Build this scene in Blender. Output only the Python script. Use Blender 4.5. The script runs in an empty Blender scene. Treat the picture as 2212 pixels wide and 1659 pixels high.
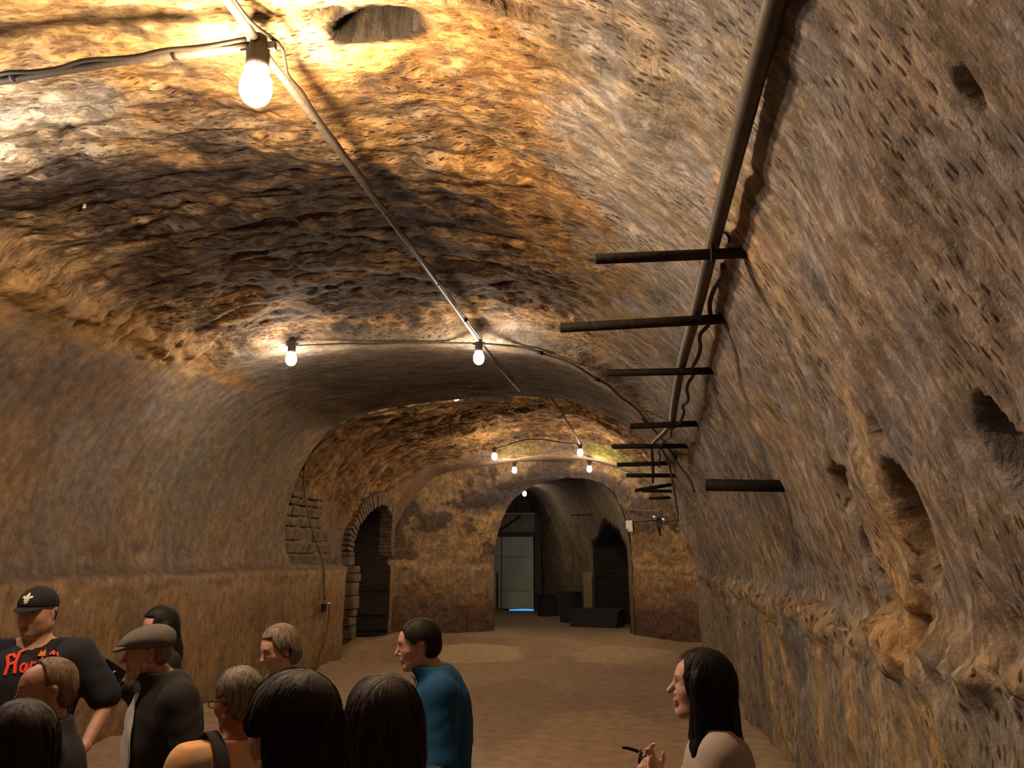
import bpy, bmesh, math, random
import numpy as np
from mathutils import Vector, Matrix
sc = bpy.context.scene
C = sc.collection
random.seed(7); np.random.seed(7)

# ------------------------------------------------------------------ camera
CAM_Z = 1.95; PITCH = math.radians(11.93); YAW = math.radians(9.19); FPX = 1777.0
cam = bpy.data.cameras.new('camera'); cam.sensor_width = 36.0; cam.lens = 36.0 * FPX / 2212.0
cam.clip_start = 0.05
camo = bpy.data.objects.new('camera', cam); C.objects.link(camo)
camo.location = (0, 0, CAM_Z); camo.rotation_euler = (math.pi/2 + PITCH, 0, YAW)
sc.camera = camo
# ------------------------------------------------------------------ world, exposure
w = bpy.data.worlds.new('world'); sc.world = w; w.use_nodes = True
w.node_tree.nodes['Background'].inputs[0].default_value = (0.55, 0.5, 0.45, 1)
w.node_tree.nodes['Background'].inputs[1].default_value = 0.0
sc.view_settings.view_transform = 'Standard'; sc.view_settings.look = 'None'
sc.view_settings.gamma = 1.0; sc.view_settings.use_curve_mapping = False
sc.view_settings.exposure = -0.85
try:
    sc.cycles.use_denoising = True
    sc.cycles.max_bounces = 8; sc.cycles.diffuse_bounces = 4; sc.cycles.sample_clamp_indirect = 3.0
    sc.cycles.use_light_tree = True
except Exception: pass
WARM = (1.0, 0.69, 0.40)
COOL = (1.0, 0.82, 0.65)
# every lamp: x, y, z of its top, watts, colour
LAMPS = [
 (-1.85, 3.45, 4.50, 480, WARM, 'nearest bare bulb, in a grey socket where two conduits cross', 'big'),
 (-4.05, 3.46, 4.34, 420, COOL, '', 'hidden'),
 (-1.90, 9.28, 4.47, 170, COOL, 'right one of the two bare bulbs on the front edge of the plastered arch', 'n'),
 (-4.08, 8.90, 4.45, 210, COOL, 'left one of the two bare bulbs on the front edge of the plastered arch', 'n'),
 (-3.12, 13.36, 4.84, 260, WARM, 'bare bulb peeping out behind the rear edge of the plastered arch', 'n'),
 (-1.44, 18.6, 4.49, 180, WARM, 'bare bulb on the right end of the arching cable, above the green stain', 'n'),
 (-3.42, 18.6, 4.44, 200, WARM, 'bare bulb on the left end of the arching cable in the second chamber', 'n'),
 (-1.42, 21.3, 4.40, 160, COOL, 'bare bulb on the right of the far arch rib, just below the green stain', 'n'),
 (-3.38, 21.3, 4.40, 150, COOL, 'bare bulb on the left of the far arch rib', 'n'),
 (-3.95, 27.0, 4.22, 80, COOL, 'farthest bare bulb, in the back passage above the pale door', 'n'),
 (-1.9, -2.4, 4.4, 10, COOL, '', 'hidden'),  # added bulb out of view, faint fill from behind the camera
]
# ------------------------------------------------------------------ numpy value noise
def _h(ix, iy, iz):
    n = (ix.astype(np.int64)*374761393 + iy.astype(np.int64)*668265263 + iz.astype(np.int64)*2147483647) & 0xffffffff
    n = ((n ^ (n >> 13)) * 1274126177) & 0xffffffff
    n = ((n ^ (n >> 15)) * 2246822519) & 0xffffffff
    return ((n ^ (n >> 16)) & 0xffffff) / float(0xffffff) * 2 - 1
def vn(x, y, z=0.0, seed=0):
    x = np.asarray(x, float); y = np.asarray(y, float) + np.zeros_like(x); z = np.zeros_like(x) + z
    x = x + seed*17.13; z = z + seed*5.71
    ix = np.floor(x); iy = np.floor(y); iz = np.floor(z)
    fx = x-ix; fy = y-iy; fz = z-iz
    fx = fx*fx*fx*(fx*(fx*6-15)+10); fy = fy*fy*fy*(fy*(fy*6-15)+10); fz = fz*fz*fz*(fz*(fz*6-15)+10)
    r = 0
    for a in (0, 1):
        for b in (0, 1):
            for c in (0, 1):
                wgt = (fx if a else 1-fx)*(fy if b else 1-fy)*(fz if c else 1-fz)
                r = r + wgt*_h(ix+a, iy+b, iz+c)
    return r
def fbm(x, y, z=0.0, o=4, seed=0, g=0.5):
    r = 0; a = 1.0; t = 0
    for i in range(o):
        r = r + a*vn(x*2**i, y*2**i, z*2**i, seed+i*3); t += a; a *= g
    return r/t
def sst(a, b, x):
    t = np.clip((x-a)/(b-a), 0, 1); return t*t*(3-2*t)

# ------------------------------------------------------------------ cave cross-section (x, z), from left floor over the vault to right floor
PA = [(-5.70,-.12),(-5.66,.9),(-5.62,1.60),(-5.63,1.73),(-5.80,1.83),(-5.88,2.4),(-5.78,3.1),(-5.50,3.72),(-5.05,4.22),(-4.2,4.52),
      (-3.1,4.66),(-2.1,4.68),(-1.2,4.58),(-.5,4.34),(.08,3.94),(.48,3.45),(.82,2.8),(1.02,2.2),(1.15,1.72),(1.08,1.54),(1.12,1.40),(1.15,.7),(1.18,-.12)]
PA = np.array(PA)
PB = PA.copy()                                   # plastered arch
PB[8] = (-5.05,4.14); PB[9] = (-4.2,4.38); PB[10] = (-3.1,4.50); PB[11] = (-2.1,4.52); PB[12] = (-1.22,4.43); PB[13] = (-.58,4.18); PB[14] = (-.03,3.78)
PB[15] = (.40,3.30); PB[16] = (.72,2.72); PB[17] = (.98,2.2)
PC = PA.copy()                                   # pier just behind the arch
for i, d in zip(range(4, 10), (.0,.12,.25,.28,.22,.1)): PC[i, 0] -= d
PC[8,1] = 4.3; PC[9] = (-4.2,4.62); PC[10,1] = 4.90; PC[11,1] = 4.92; PC[12,1] = 4.80; PC[13,1] = 4.48; PC[14,1] = 4.05
PD = PC.copy(); PD[:9, 0] -= np.array([.95,.95,.97,.97,.9,.75,.55,.4,.2])
PE = PD.copy(); PE[8:15,1] -= np.array([.1,.22,.34,.36,.34,.28,.15]); PE[:8,0] += .12
KEYS = [(-4, PA), (9.28, PA), (9.66, PB), (13.0, PB), (13.12, PC), (15.3, PC), (15.75, PD), (20.6, PD), (21.0, PE), (22.0, PE)]
NS = 460
_seg = np.hypot(*(PA[1:]-PA[:-1]).T); SARC = np.concatenate([[0], np.cumsum(_seg)]); STOT = SARC[-1]
def catmull(P, S, s):
    k = np.clip(np.searchsorted(S, s, side='right')-1, 0, len(S)-2)
    t = ((s-S[k])/(S[k+1]-S[k]))[:, None]
    p0 = P[np.maximum(k-1, 0)]; p1 = P[k]; p2 = P[k+1]; p3 = P[np.minimum(k+2, len(P)-1)]
    d0 = S[k]-S[np.maximum(k-1, 0)]; d1 = S[k+1]-S[k]; d2 = S[np.minimum(k+2, len(P)-1)]-S[k+1]
    m1 = (p2-p0)/(d0+d1)[:, None]*d1[:, None]; m2 = (p3-p1)/(d1+d2)[:, None]*d1[:, None]
    return (2*t**3-3*t**2+1)*p1+(t**3-2*t**2+t)*m1+(-2*t**3+3*t**2)*p2+(t**3-t**2)*m2
SV = np.linspace(0, STOT, NS)
_cur = [(y, catmull(P, SARC, SV)) for y, P in KEYS]
SKEW = np.interp(SV, [5.0, 5.9, 7.9, 9.1, 10.0, 10.8, 12.0], [-.75, -.55, -.12, .35, 1.2, 1.7, 1.8])
def section(v):
    """profile (NS,2) at station v; the front edge of the plastered arch runs askew"""
    ve = v - SKEW*(1-sst(11.6, 12.9, v)) * (1 if v > 5 else 0)
    out = np.array(_cur[0][1])
    for (ya, a), (yb, b) in zip(_cur[:-1], _cur[1:]):
        t = np.clip((ve-ya)/(yb-ya), 0, 1); t = (t*t*(3-2*t))[:, None]
        out = np.where((ve > ya)[:, None], a*(1-t)+b*t, out)
    return out
# where the cave ends: the end wall bows back in the middle
YEND = np.interp(SV, [0, SARC[4], SARC[8], SARC[11], SARC[14], SARC[17], STOT], [21.0, 21.0, 22.0, 22.6, 22.0, 20.6, 20.0])
def vstations():
    a = list(np.arange(-3.6, 0.6, .14)); y = a[-1]
    while y < 22.0:
        y += .022 if y < 4 else (.03 if y < 9 else .036); a.append(min(y, 22.0))
    for e in (13.0, 13.04, 13.08, 13.12): a.append(e)
    return np.array(sorted(set(round(q, 4) for q in a)))
def base_surface():
    V = vstations()
    X = np.zeros((len(V), NS)); Z = X.copy(); Y = X.copy()
    for i, v in enumerate(V):
        s_ = section(v); X[i] = s_[:, 0]; Z[i] = s_[:, 1]
        Y[i] = v if v < 15 else 15+(v-15)*(YEND-15)/7.0
    return V, X, Y, Z
# ------------------------------------------------------------------ helpers: tagging, materials, simple meshes
def tag(o, label=None, cat=None, group=None, kind=None):
    if label: o['label'] = label
    if cat: o['category'] = cat
    if group: o['group'] = group
    if kind: o['kind'] = kind
    return o
def empty(name, loc=(0,0,0), rz=0.0):
    o = bpy.data.objects.new(name, None); C.objects.link(o); o.location = loc; o.rotation_euler = (0,0,rz); o.empty_display_size = .1
    return o
def mesh_obj(name, verts, faces, mat=None, parent=None, smooth=True, colors=None, uvs=None):
    me = bpy.data.meshes.new(name)
    verts = np.asarray(verts, dtype=np.float32); 
    if isinstance(faces, np.ndarray):
        k = faces.shape[1]; nf = len(faces)
        me.vertices.add(len(verts)); me.vertices.foreach_set('co', verts.ravel())
        me.loops.add(nf*k); me.loops.foreach_set('vertex_index', faces.astype(np.int32).ravel())
        me.polygons.add(nf); me.polygons.foreach_set('loop_start', np.arange(0, nf*k, k, dtype=np.int32))
        me.polygons.foreach_set('loop_total', np.full(nf, k, dtype=np.int32))
        me.update(calc_edges=True); me.validate()
    else:
        me.from_pydata([tuple(map(float, v)) for v in verts], [], [tuple(map(int, f)) for f in faces]); me.update()
    if smooth: me.polygons.foreach_set('use_smooth', [True]*len(me.polygons))
    if colors is not None:
        ca = me.color_attributes.new('Col', 'FLOAT_COLOR', 'POINT')
        c4 = np.ones((len(verts), 4), np.float32); c4[:, :colors.shape[1]] = colors
        ca.data.foreach_set('color', c4.ravel())
    if uvs is not None:
        ul = me.uv_layers.new(name='UVMap'); li = np.zeros(len(me.loops), np.int32); me.loops.foreach_get('vertex_index', li)
        ul.data.foreach_set('uv', np.asarray(uvs, np.float32)[li].ravel())
    if mat: me.materials.append(mat)
    o = bpy.data.objects.new(name, me); C.objects.link(o)
    if parent: o.parent = parent
    return o
def node(nt, t, **kw):
    n = nt.nodes.new(t)
    for k, v in kw.items():
        if k.startswith('i'): 
            key = k[1:]; n.inputs[int(key) if key.isdigit() else key].default_value = v
        else: setattr(n, k, v)
    return n
def mat_simple(name, col, rough=.7, metal=0.0, noise=0.0, nscale=30.0, bump=0.0, spec=.3, stretch=(1,1,1), col2=None, use_col=False):
    m = bpy.data.materials.new(name); m.use_nodes = True; nt = m.node_tree; b = nt.nodes['Principled BSDF']
    b.inputs['Base Color'].default_value = (*col, 1); b.inputs['Roughness'].default_value = rough; b.inputs['Metallic'].default_value = metal
    b.inputs['Specular IOR Level'].default_value = spec
    if noise or bump or use_col:
        tc = node(nt, 'ShaderNodeTexCoord'); mp = node(nt, 'ShaderNodeMapping'); mp.inputs['Scale'].default_value = stretch
        nt.links.new(tc.outputs['Object'], mp.inputs[0])
        nz = node(nt, 'ShaderNodeTexNoise'); nz.inputs['Scale'].default_value = nscale; nz.inputs['Detail'].default_value = 5
        nt.links.new(mp.outputs[0], nz.inputs['Vector'])
        mx = node(nt, 'ShaderNodeMix', data_type='RGBA', blend_type='MIX')
        c2 = col2 if col2 else tuple(c*(1-noise) for c in col)
        mx.inputs[6].default_value = (*col, 1); mx.inputs[7].default_value = (*c2, 1)
        rp = node(nt, 'ShaderNodeMapRange'); rp.inputs[1].default_value = .35; rp.inputs[2].default_value = .65
        nt.links.new(nz.outputs[0], rp.inputs[0]); nt.links.new(rp.outputs[0], mx.inputs[0])
        outc = mx.outputs[2]
        if use_col:
            at_ = node(nt, 'ShaderNodeAttribute', attribute_name='Col')
            mm = node(nt, 'ShaderNodeMix', data_type='RGBA', blend_type='MULTIPLY'); mm.inputs[0].default_value = 1
            nt.links.new(outc, mm.inputs[6]); nt.links.new(at_.outputs['Color'], mm.inputs[7]); outc = mm.outputs[2]
        nt.links.new(outc, b.inputs['Base Color'])
        if bump:
            bp = node(nt, 'ShaderNodeBump'); bp.inputs['Strength'].default_value = bump; bp.inputs['Distance'].default_value = .01
            nt.links.new(nz.outputs[0], bp.inputs['Height']); nt.links.new(bp.outputs[0], b.inputs['Normal'])
    return m
def rock_material(name='cave_rock', pits=1.0, streak=1.0, dist=.05):
    m = bpy.data.materials.new(name); m.use_nodes = True; nt = m.node_tree; b = nt.nodes['Principled BSDF']; L = nt.links.new
    b.inputs['Roughness'].default_value = .9; b.inputs['Specular IOR Level'].default_value = .25
    at_ = node(nt, 'ShaderNodeAttribute', attribute_name='Col'); uv = node(nt, 'ShaderNodeUVMap'); uv.uv_map = 'UVMap'; tc = node(nt, 'ShaderNodeTexCoord')
    # UV is (metres along the tunnel, metres around the section); pick marks lean along (0.45, 1)
    mp = node(nt, 'ShaderNodeMapping'); mp.inputs['Rotation'].default_value = (0, 0, 0); L(uv.outputs[0], mp.inputs[0])
    def scaled(sx, sy, src=None):
        q = node(nt, 'ShaderNodeMapping'); q.inputs['Scale'].default_value = (sx, sy, 1); L((src or mp).outputs[0], q.inputs[0]); return q
    s1 = scaled(9, 2.0); s2 = scaled(32, 13); s3 = scaled(32, 10)
    n1 = node(nt, 'ShaderNodeTexNoise', iScale=1.0, iDetail=5.0, iRoughness=.6); L(s1.outputs[0], n1.inputs['Vector'])
    n2 = node(nt, 'ShaderNodeTexNoise', iScale=1.0, iDetail=4.0, iRoughness=.65); L(s2.outputs[0], n2.inputs['Vector'])
    n3 = node(nt, 'ShaderNodeTexNoise', iScale=9.0, iDetail=7.0, iRoughness=.66); L(tc.outputs['Object'], n3.inputs['Vector'])
    n5 = node(nt, 'ShaderNodeTexNoise', iScale=45.0, iDetail=3.0); L(tc.outputs['Object'], n5.inputs['Vector'])
    # warped, sparse pits
    wv = node(nt, 'ShaderNodeMix', data_type='RGBA', blend_type='LINEAR_LIGHT'); wv.inputs[0].default_value = .30
    L(s3.outputs[0], wv.inputs[6]); L(n3.outputs['Color'], wv.inputs[7])
    vo = node(nt, 'ShaderNodeTexVoronoi', voronoi_dimensions='2D', iScale=.8, iRandomness=1.0); L(wv.outputs[2], vo.inputs['Vector'])
    n4 = node(nt, 'ShaderNodeTexNoise', iScale=1.6, iDetail=3.0); L(tc.outputs['Object'], n4.inputs['Vector'])
    pr = node(nt, 'ShaderNodeMapRange'); pr.inputs[1].default_value = .09; pr.inputs[2].default_value = .23; pr.inputs[3].default_value = 1; pr.inputs[4].default_value = 0
    L(vo.outputs['Distance'], pr.inputs[0])
    pm = node(nt, 'ShaderNodeMapRange'); pm.inputs[1].default_value = .40; pm.inputs[2].default_value = .56; L(n4.outputs[0], pm.inputs[0])
    pt0 = node(nt, 'ShaderNodeMath', operation='MULTIPLY'); L(pr.outputs[0], pt0.inputs[0]); L(pm.outputs[0], pt0.inputs[1])
    pt = node(nt, 'ShaderNodeMath', operation='MULTIPLY'); L(pt0.outputs[0], pt.inputs[0]); pt.inputs[1].default_value = pits
    # colour: attribute * streaks * mottling, darker dirt in the pits
    def rng(src, a, c, lo, hi):
        r = node(nt, 'ShaderNodeMapRange'); r.inputs[1].default_value = a; r.inputs[2].default_value = c; r.inputs[3].default_value = lo; r.inputs[4].default_value = hi
        L(src, r.inputs[0]); return r.outputs[0]
    m1 = rng(n1.outputs[0], .32, .68, 1-.42*streak, 1+.32*streak); m2 = rng(n3.outputs[0], .3, .7, .62, 1.36); m3 = rng(n2.outputs[0], .3, .7, .86, 1.14)
    a1 = node(nt, 'ShaderNodeMath', operation='MULTIPLY'); L(m1, a1.inputs[0]); L(m2, a1.inputs[1])
    a2 = node(nt, 'ShaderNodeMath', operation='MULTIPLY'); L(a1.outputs[0], a2.inputs[0]); L(m3, a2.inputs[1])
    # hue drift between greyer and more ochre
    hn = node(nt, 'ShaderNodeTexNoise', iScale=2.3, iDetail=5.0, iRoughness=.7); L(tc.outputs['Object'], hn.inputs['Vector'])
    hm = node(nt, 'ShaderNodeMix', data_type='RGBA', blend_type='MIX'); hm.inputs[6].default_value = (.93, .98, 1.06, 1); hm.inputs[7].default_value = (1.07, .99, .82, 1)
    L(rng(hn.outputs[0], .42, .58, 0, 1), hm.inputs[0])
    c0 = node(nt, 'ShaderNodeMix', data_type='RGBA', blend_type='MULTIPLY'); c0.inputs[0].default_value = 1; L(at_.outputs['Color'], c0.inputs[6]); L(hm.outputs[2], c0.inputs[7])
    vm = node(nt, 'ShaderNodeVectorMath', operation='SCALE'); L(c0.outputs[2], vm.inputs[0]); L(a2.outputs[0], vm.inputs['Scale'])
    pc = node(nt, 'ShaderNodeMix', data_type='RGBA', blend_type='MULTIPLY'); L(pt.outputs[0], pc.inputs[0]); L(vm.outputs[0], pc.inputs[6]); pc.inputs[7].default_value = (.30, .22, .17, 1)
    fn = scaled(15, 5.5); f1 = node(nt, 'ShaderNodeTexNoise', iScale=1.0, iDetail=9.0, iRoughness=.72, iDistortion=.4); L(fn.outputs[0], f1.inputs['Vector'])
    fk = rng(f1.outputs[0], .485, .545, 0, 1); fa = node(nt, 'ShaderNodeMath', operation='MULTIPLY'); L(fk, fa.inputs[0]); L(at_.outputs['Alpha'], fa.inputs[1])
    fm = node(nt, 'ShaderNodeMix', data_type='RGBA', blend_type='MULTIPLY'); L(fa.outputs[0], fm.inputs[0]); L(pc.outputs[2], fm.inputs[6]); fm.inputs[7].default_value = (.46, .42, .41, 1)
    L(fm.outputs[2], b.inputs['Base Color'])
    # relief
    h1 = node(nt, 'ShaderNodeMath', operation='MULTIPLY_ADD'); L(n1.outputs[0], h1.inputs[0]); h1.inputs[1].default_value = .8*streak; L(n3.outputs[0], h1.inputs[2])
    h2 = node(nt, 'ShaderNodeMath', operation='MULTIPLY_ADD'); L(n2.outputs[0], h2.inputs[0]); h2.inputs[1].default_value = .18; L(h1.outputs[0], h2.inputs[2])
    h3 = node(nt, 'ShaderNodeMath', operation='MULTIPLY_ADD'); L(n5.outputs[0], h3.inputs[0]); h3.inputs[1].default_value = .22; L(h2.outputs[0], h3.inputs[2])
    h4 = node(nt, 'ShaderNodeMath', operation='MULTIPLY_ADD'); L(pt.outputs[0], h4.inputs[0]); h4.inputs[1].default_value = -.4; L(h3.outputs[0], h4.inputs[2])
    bp = node(nt, 'ShaderNodeBump'); bp.inputs['Strength'].default_value = .62; bp.inputs['Distance'].default_value = dist
    h5 = node(nt, 'ShaderNodeMath', operation='MULTIPLY_ADD'); L(fk, h5.inputs[0]); h5.inputs[1].default_value = -.16; L(h4.outputs[0], h5.inputs[2]); L(h5.outputs[0], bp.inputs['Height']); L(bp.outputs[0], b.inputs['Normal'])
    return m
def add_tube(bm_v, bm_f, pts, r, n=10, cap=True):
    """append a tube along pts (list of 3-vectors) to vertex/face lists"""
    pts = [Vector(p) for p in pts]; base = len(bm_v); up = None
    rr = r if isinstance(r, (list, tuple)) else [r]*len(pts)
    for i, p in enumerate(pts):
        t = (pts[min(i+1, len(pts)-1)]-pts[max(i-1, 0)]).normalized()
        if up is None:
            up = t.orthogonal().normalized()
        up = (up - t*up.dot(t)); up = up.normalized() if up.length > 1e-6 else t.orthogonal().normalized()
        sd = t.cross(up)
        for k in range(n):
            a = 2*math.pi*k/n; bm_v.append(p+up*math.cos(a)*rr[i]+sd*math.sin(a)*rr[i])
    for i in range(len(pts)-1):
        for k in range(n):
            a = base+i*n+k; b = base+i*n+(k+1) % n; bm_f.append((a, b, b+n, a+n))
    if cap:
        bm_f.append(tuple(base+k for k in range(n))[::-1]); bm_f.append(tuple(base+(len(pts)-1)*n+k for k in range(n)))
def tube(name, pts, r, mat, parent=None, n=10):
    v, f = [], []; add_tube(v, f, pts, r, n); return mesh_obj(name, v, f, mat, parent)
def smooth_path(pts, sub=8):
    P = np.array(pts, float); S = np.concatenate([[0], np.cumsum(np.linalg.norm(P[1:]-P[:-1], axis=1))])
    return [tuple(q) for q in catmull(P, S, np.linspace(0, S[-1], (len(P)-1)*sub+1))]
def add_box(v, f, c, s, rz=0.0, R=None):
    b = len(v); M = R if R is not None else Matrix.Rotation(rz, 3, 'Z')
    for dx in (-.5, .5):
        for dy in (-.5, .5):
            for dz in (-.5, .5): v.append(Vector(c)+M @ Vector((dx*s[0], dy*s[1], dz*s[2])))
    for q in ((0,1,3,2),(4,6,7,5),(0,4,5,1),(2,3,7,6),(0,2,6,4),(1,5,7,3)): f.append(tuple(b+i for i in q))
def box(name, c, s, mat, parent=None, rz=0.0, bevel=0.0, R=None):
    v, f = [], []; add_box(v, f, c, s, rz, R); o = mesh_obj(name, v, f, mat, parent, smooth=False)
    if bevel:
        mo = o.modifiers.new('bevel', 'BEVEL'); mo.width = bevel; mo.segments = 2
    return o
def lathe(v, f, prof, n=20, c=(0,0,0)):
    b = len(v)
    for (r, z) in prof:
        for k in range(n):
            a = 2*math.pi*k/n; v.append(Vector((c[0]+r*math.cos(a), c[1]+r*math.sin(a), c[2]+z)))
    for i in range(len(prof)-1):
        for k in range(n):
            a = b+i*n+k; d = b+i*n+(k+1) % n; f.append((a, d, d+n, a+n))
    f.append(tuple(b+k for k in range(n))[::-1]); f.append(tuple(b+(len(prof)-1)*n+k for k in range(n)))
# ------------------------------------------------------------------ the cave
OCH = (.60,.38,.17); ORG = (.50,.30,.135); GRY = (.33,.285,.235); TAN = (.50,.36,.20); DRK = (.085,.062,.05); BRN = (.20,.13,.08); PAL = (.56,.49,.39); GRN = (.35,.40,.06); SLT = (.22,.20,.19)
def lerpc(c, col, m):
    return c*(1-m[..., None]) + np.array(col)*m[..., None]
V, X, Y, Z = base_surface()
S = np.tile(SV, (len(V), 1)); VV = np.tile(V[:, None], (1, NS))
X0, Z0 = X.copy(), Z.copy()
tx = np.gradient(X, axis=1); tz = np.gradient(Z, axis=1); tl = np.hypot(tx, tz)+1e-9
NX, NZ = tz/tl, -tx/tl
fb = fbm(VV*.9, S*.9, 0, 5, 1); fb2 = fbm(VV*2.2, S*2.2, 3.3, 5, 2); fb3 = fbm(VV*6, S*6, 1.1, 4, 4)
LEAN = np.interp(SV, [1.6, 2.0, 6.0, 7.5, 9.0, 12.6, 12.9], [0, .35, .3, 0, -.14, -.14, 0]); SH = np.concatenate([[0], np.cumsum((LEAN[1:]+LEAN[:-1])/2*np.diff(SV))]); VS = VV-SH[None, :]
strk = fbm(VS*5.0, S*1.1, 0, 4, 5); strf = fbm(VS*16.0, S*3.5, 0, 3, 6)
fb4 = fbm(VV*14, S*12, 5.1, 3, 7); fbs = fbm(VV*4.2+fb2*.8, S*1.3, 6.0, 4, 8); tt = (fbs*2.6+fb3*.35)*1.8; chk = 1; chunk = (np.floor(tt)+sst(.80, 1.0, tt-np.floor(tt)))/2.0
wl = fb*.22+fb2*.10
front = 1-sst(9.3, 9.6, VV-SKEW[None, :]*(1-sst(11.6, 12.9, VV)))          # 1 in the near chamber
s_cr = 4.72                                                                # left crease where the rough roof starts
ceil1 = sst(s_cr-.12, s_cr+.25, S+wl*.8)*(1-sst(9.0, 10.0, S+wl))*front*(1-.8*sst(8.9, 9.35, VV-SKEW[None, :])*sst(7.5, 8.5, S))
cham2 = sst(13.1, 13.5, VV)*(1-sst(20.5, 20.9, VV))
ceil2 = sst(2.6, 3.6, S)*(1-sst(9.6, 10.6, S))*cham2
rightm = sst(9.2, 10.0, S)
# rough strata: ledges that step along the tunnel
terr = fbm(VV*1.3+fb2*.5, S*.35, 0, 3, 9)*3.2; stair = (np.floor(terr)+sst(.55, .95, terr-np.floor(terr)))-terr
rid = 1-np.abs(fbm(VV*1.6, S*.9, 2.0, 4, 11))*2
calm = .85-.5*np.exp(-(((VV-3.4)/1.3)**2+((S-8)/2.0)**2))
d = ceil1*calm*(-.07+.10*fb+.10*stair*.6+.05*fb2+.03*fbs+.012*fb3+.010*fb4+.032*chunk+.04*np.clip(rid-.6, 0, 1))
d += ceil2*(-.05+.16*fb+.09*stair+.07*fb2+.05*fbs+.025*fb3+.01*fb4+.035*chunk)
d += (1-ceil1)*(1-ceil2)*(.035*fb+.012*fb2+.006*strk)
lmask = (1-sst(4.5, 4.9, S))*front
d += rightm*(.030*strk+.012*strf+.05*fb+.02*fb2)
# crumbling band on the crease and lumps
band = np.exp(-((S-4.62-.10*fb2)/.22)**2)*sst(4.6, 5.6, VV)*(1-sst(8.6, 9.0, VV))
d += band*(.06+.08*fb2+.07*fb3+.05*chunk)
# right ledge lip: broken rock
ledr = np.exp(-((S-12.72-.10*fb-.06*fb2)/.20)**2)*sst(1, 2, VV)
d += ledr*(.0+.025*fb2+.06*fb3+.04*fb4+.055*chunk+.04*np.clip(fb*2, 0, 1)*(1-sst(5.5, 7.0, VV)))
d += sst(12.85, 13.1, S)*(.02*fbm(VV*9, S*1.3, 0, 3, 13)+.03*fb)
ledl = np.exp(-((S-1.78-.06*fb)/.12)**2)
d += ledl*(.03*fb2+.02*fb3)
# niches and chips in the left lining just above its ledge
for (v0, s0, rv, rs, dep) in [(8.95,2.22,.16,.14,-.07),(9.9,2.2,.13,.14,-.07),(11.0,2.25,.16,.16,-.06),(8.2,2.2,.14,.10,-.05)]:
    q = ((VV-v0)/rv)**2+((S-s0)/rs)**2; d += dep*np.exp(-q*1.2)
# holes in the rock: v, s, half sizes, lean, depth
HOLES = [(3.60,8.50,.12,.26,0.35,-.32),(3.47,8.30,.05,.10,.3,-.12),(1.86,11.20,.030,.05,0,-.16),(3.62,12.13,.13,.27,-.12,-.20),(4.32,11.97,.20,.16,.3,-.12),(4.30,12.32,.10,.17,.1,-.14),
         (2.52,12.08,.16,.26,.6,-.13),(3.95,12.66,.10,.13,0,-.10),(3.55,11.78,.10,.07,0,-.08),(5.05,10.75,.05,.05,0,-.06),(2.75,12.6,.06,.22,.35,-.12),(4.75,12.55,.12,.10,0,-.08)]
holem = np.zeros_like(d)
for (v0, s0, rv, rs, ln, dep) in HOLES:
    dv = VV-v0-(S-s0)*ln*-1; q = np.sqrt((dv/rv)**2+((S-s0)/rs)**2)+.25*fb3+.12*fb2
    m = 1-sst(.75, 1.05, q); d += dep*m; holem = np.maximum(holem, m*min(1, abs(dep)*2.5))
# raised slab beside the tall recess, chips on the right wall
q = np.sqrt(((VV-3.98)/.20)**2+((S-12.15)/.42)**2)+.2*fb3; d += .045*(1-sst(.85, 1.0, q))
for i in range(70):
    v0 = random.uniform(1.4, 13); s0 = random.uniform(10.2, 12.5); rv = random.uniform(.02, .06); rs = random.uniform(.08, .22)
    dv = VV-v0+(S-s0)*.25; m = np.exp(-((dv/rv)**2+((S-s0)/rs)**2)*1.2); d += random.uniform(-.03, .008)*m
pw_ = sst(9.9, 10.3, S)*(1-sst(10.8, 11.2, S)); d = d*(1-.5*pw_)-.045*pw_*(1-sst(3.2, 4.4, VV))
d += .05*np.exp(-(((VV-3.45)/.5)**2+((X+1.85)/.5)**2))
d = np.where((VV > 2.5) & (VV < 9.6) & (np.abs(X-(-1.88)) < .3), np.minimum(d, .09), d)
flake = np.clip(.9*ceil1+.8*ceil2+.35*rightm*(S < 12.8)+.12, 0, 1)*(1-.5*np.exp(-(((VV-3.4)/.8)**2+((S-8)/1.0)**2)))
X = X+NX*d; Z = Z+NZ*d
# left archway and the stub passage behind it
yc, hw, zs = 19.45, 1.22, 1.98
am = (S < 4.2) & (np.abs(Y-yc+.04*fb3) < hw) & (Z0 < zs+np.sqrt(np.clip(hw*hw-(Y-yc)**2, 0, None)))
X = np.where(am, X-2.3, X); archm = am.astype(float)

# ---- colours (albedo)
col = np.zeros(X.shape+(3,)); col[:] = GRY
oc = sst(-.15, .25, fb+.4*fb2)
col = lerpc(col, TAN, .35*oc)
col = lerpc(col, BRN, (S < 5.0)*front*.35*sst(-.3, .4, fb2))
col = lerpc(col, (.24,.185,.14), lmask*sst(-.3, .3, fb)*.5)
col = lerpc(col, ORG, ceil1*.80*sst(-.45, .1, fb+.3*fb2)); col = lerpc(col, OCH, ceil1*sst(-.1, .3, fb2+.4*fb)*.9)
def blob(v0, s0, rv, rs, c, a, lean=0.0, rag=.55, hard=.35):
    global col
    dv = VV-v0-(S-s0)*lean; q = np.sqrt((dv/rv)**2+((S-s0)/rs)**2)+rag*(fb2+.7*fb3)+.2*strk
    col = lerpc(col, c, a*(1-sst(1-hard, 1+hard, q)))
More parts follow.
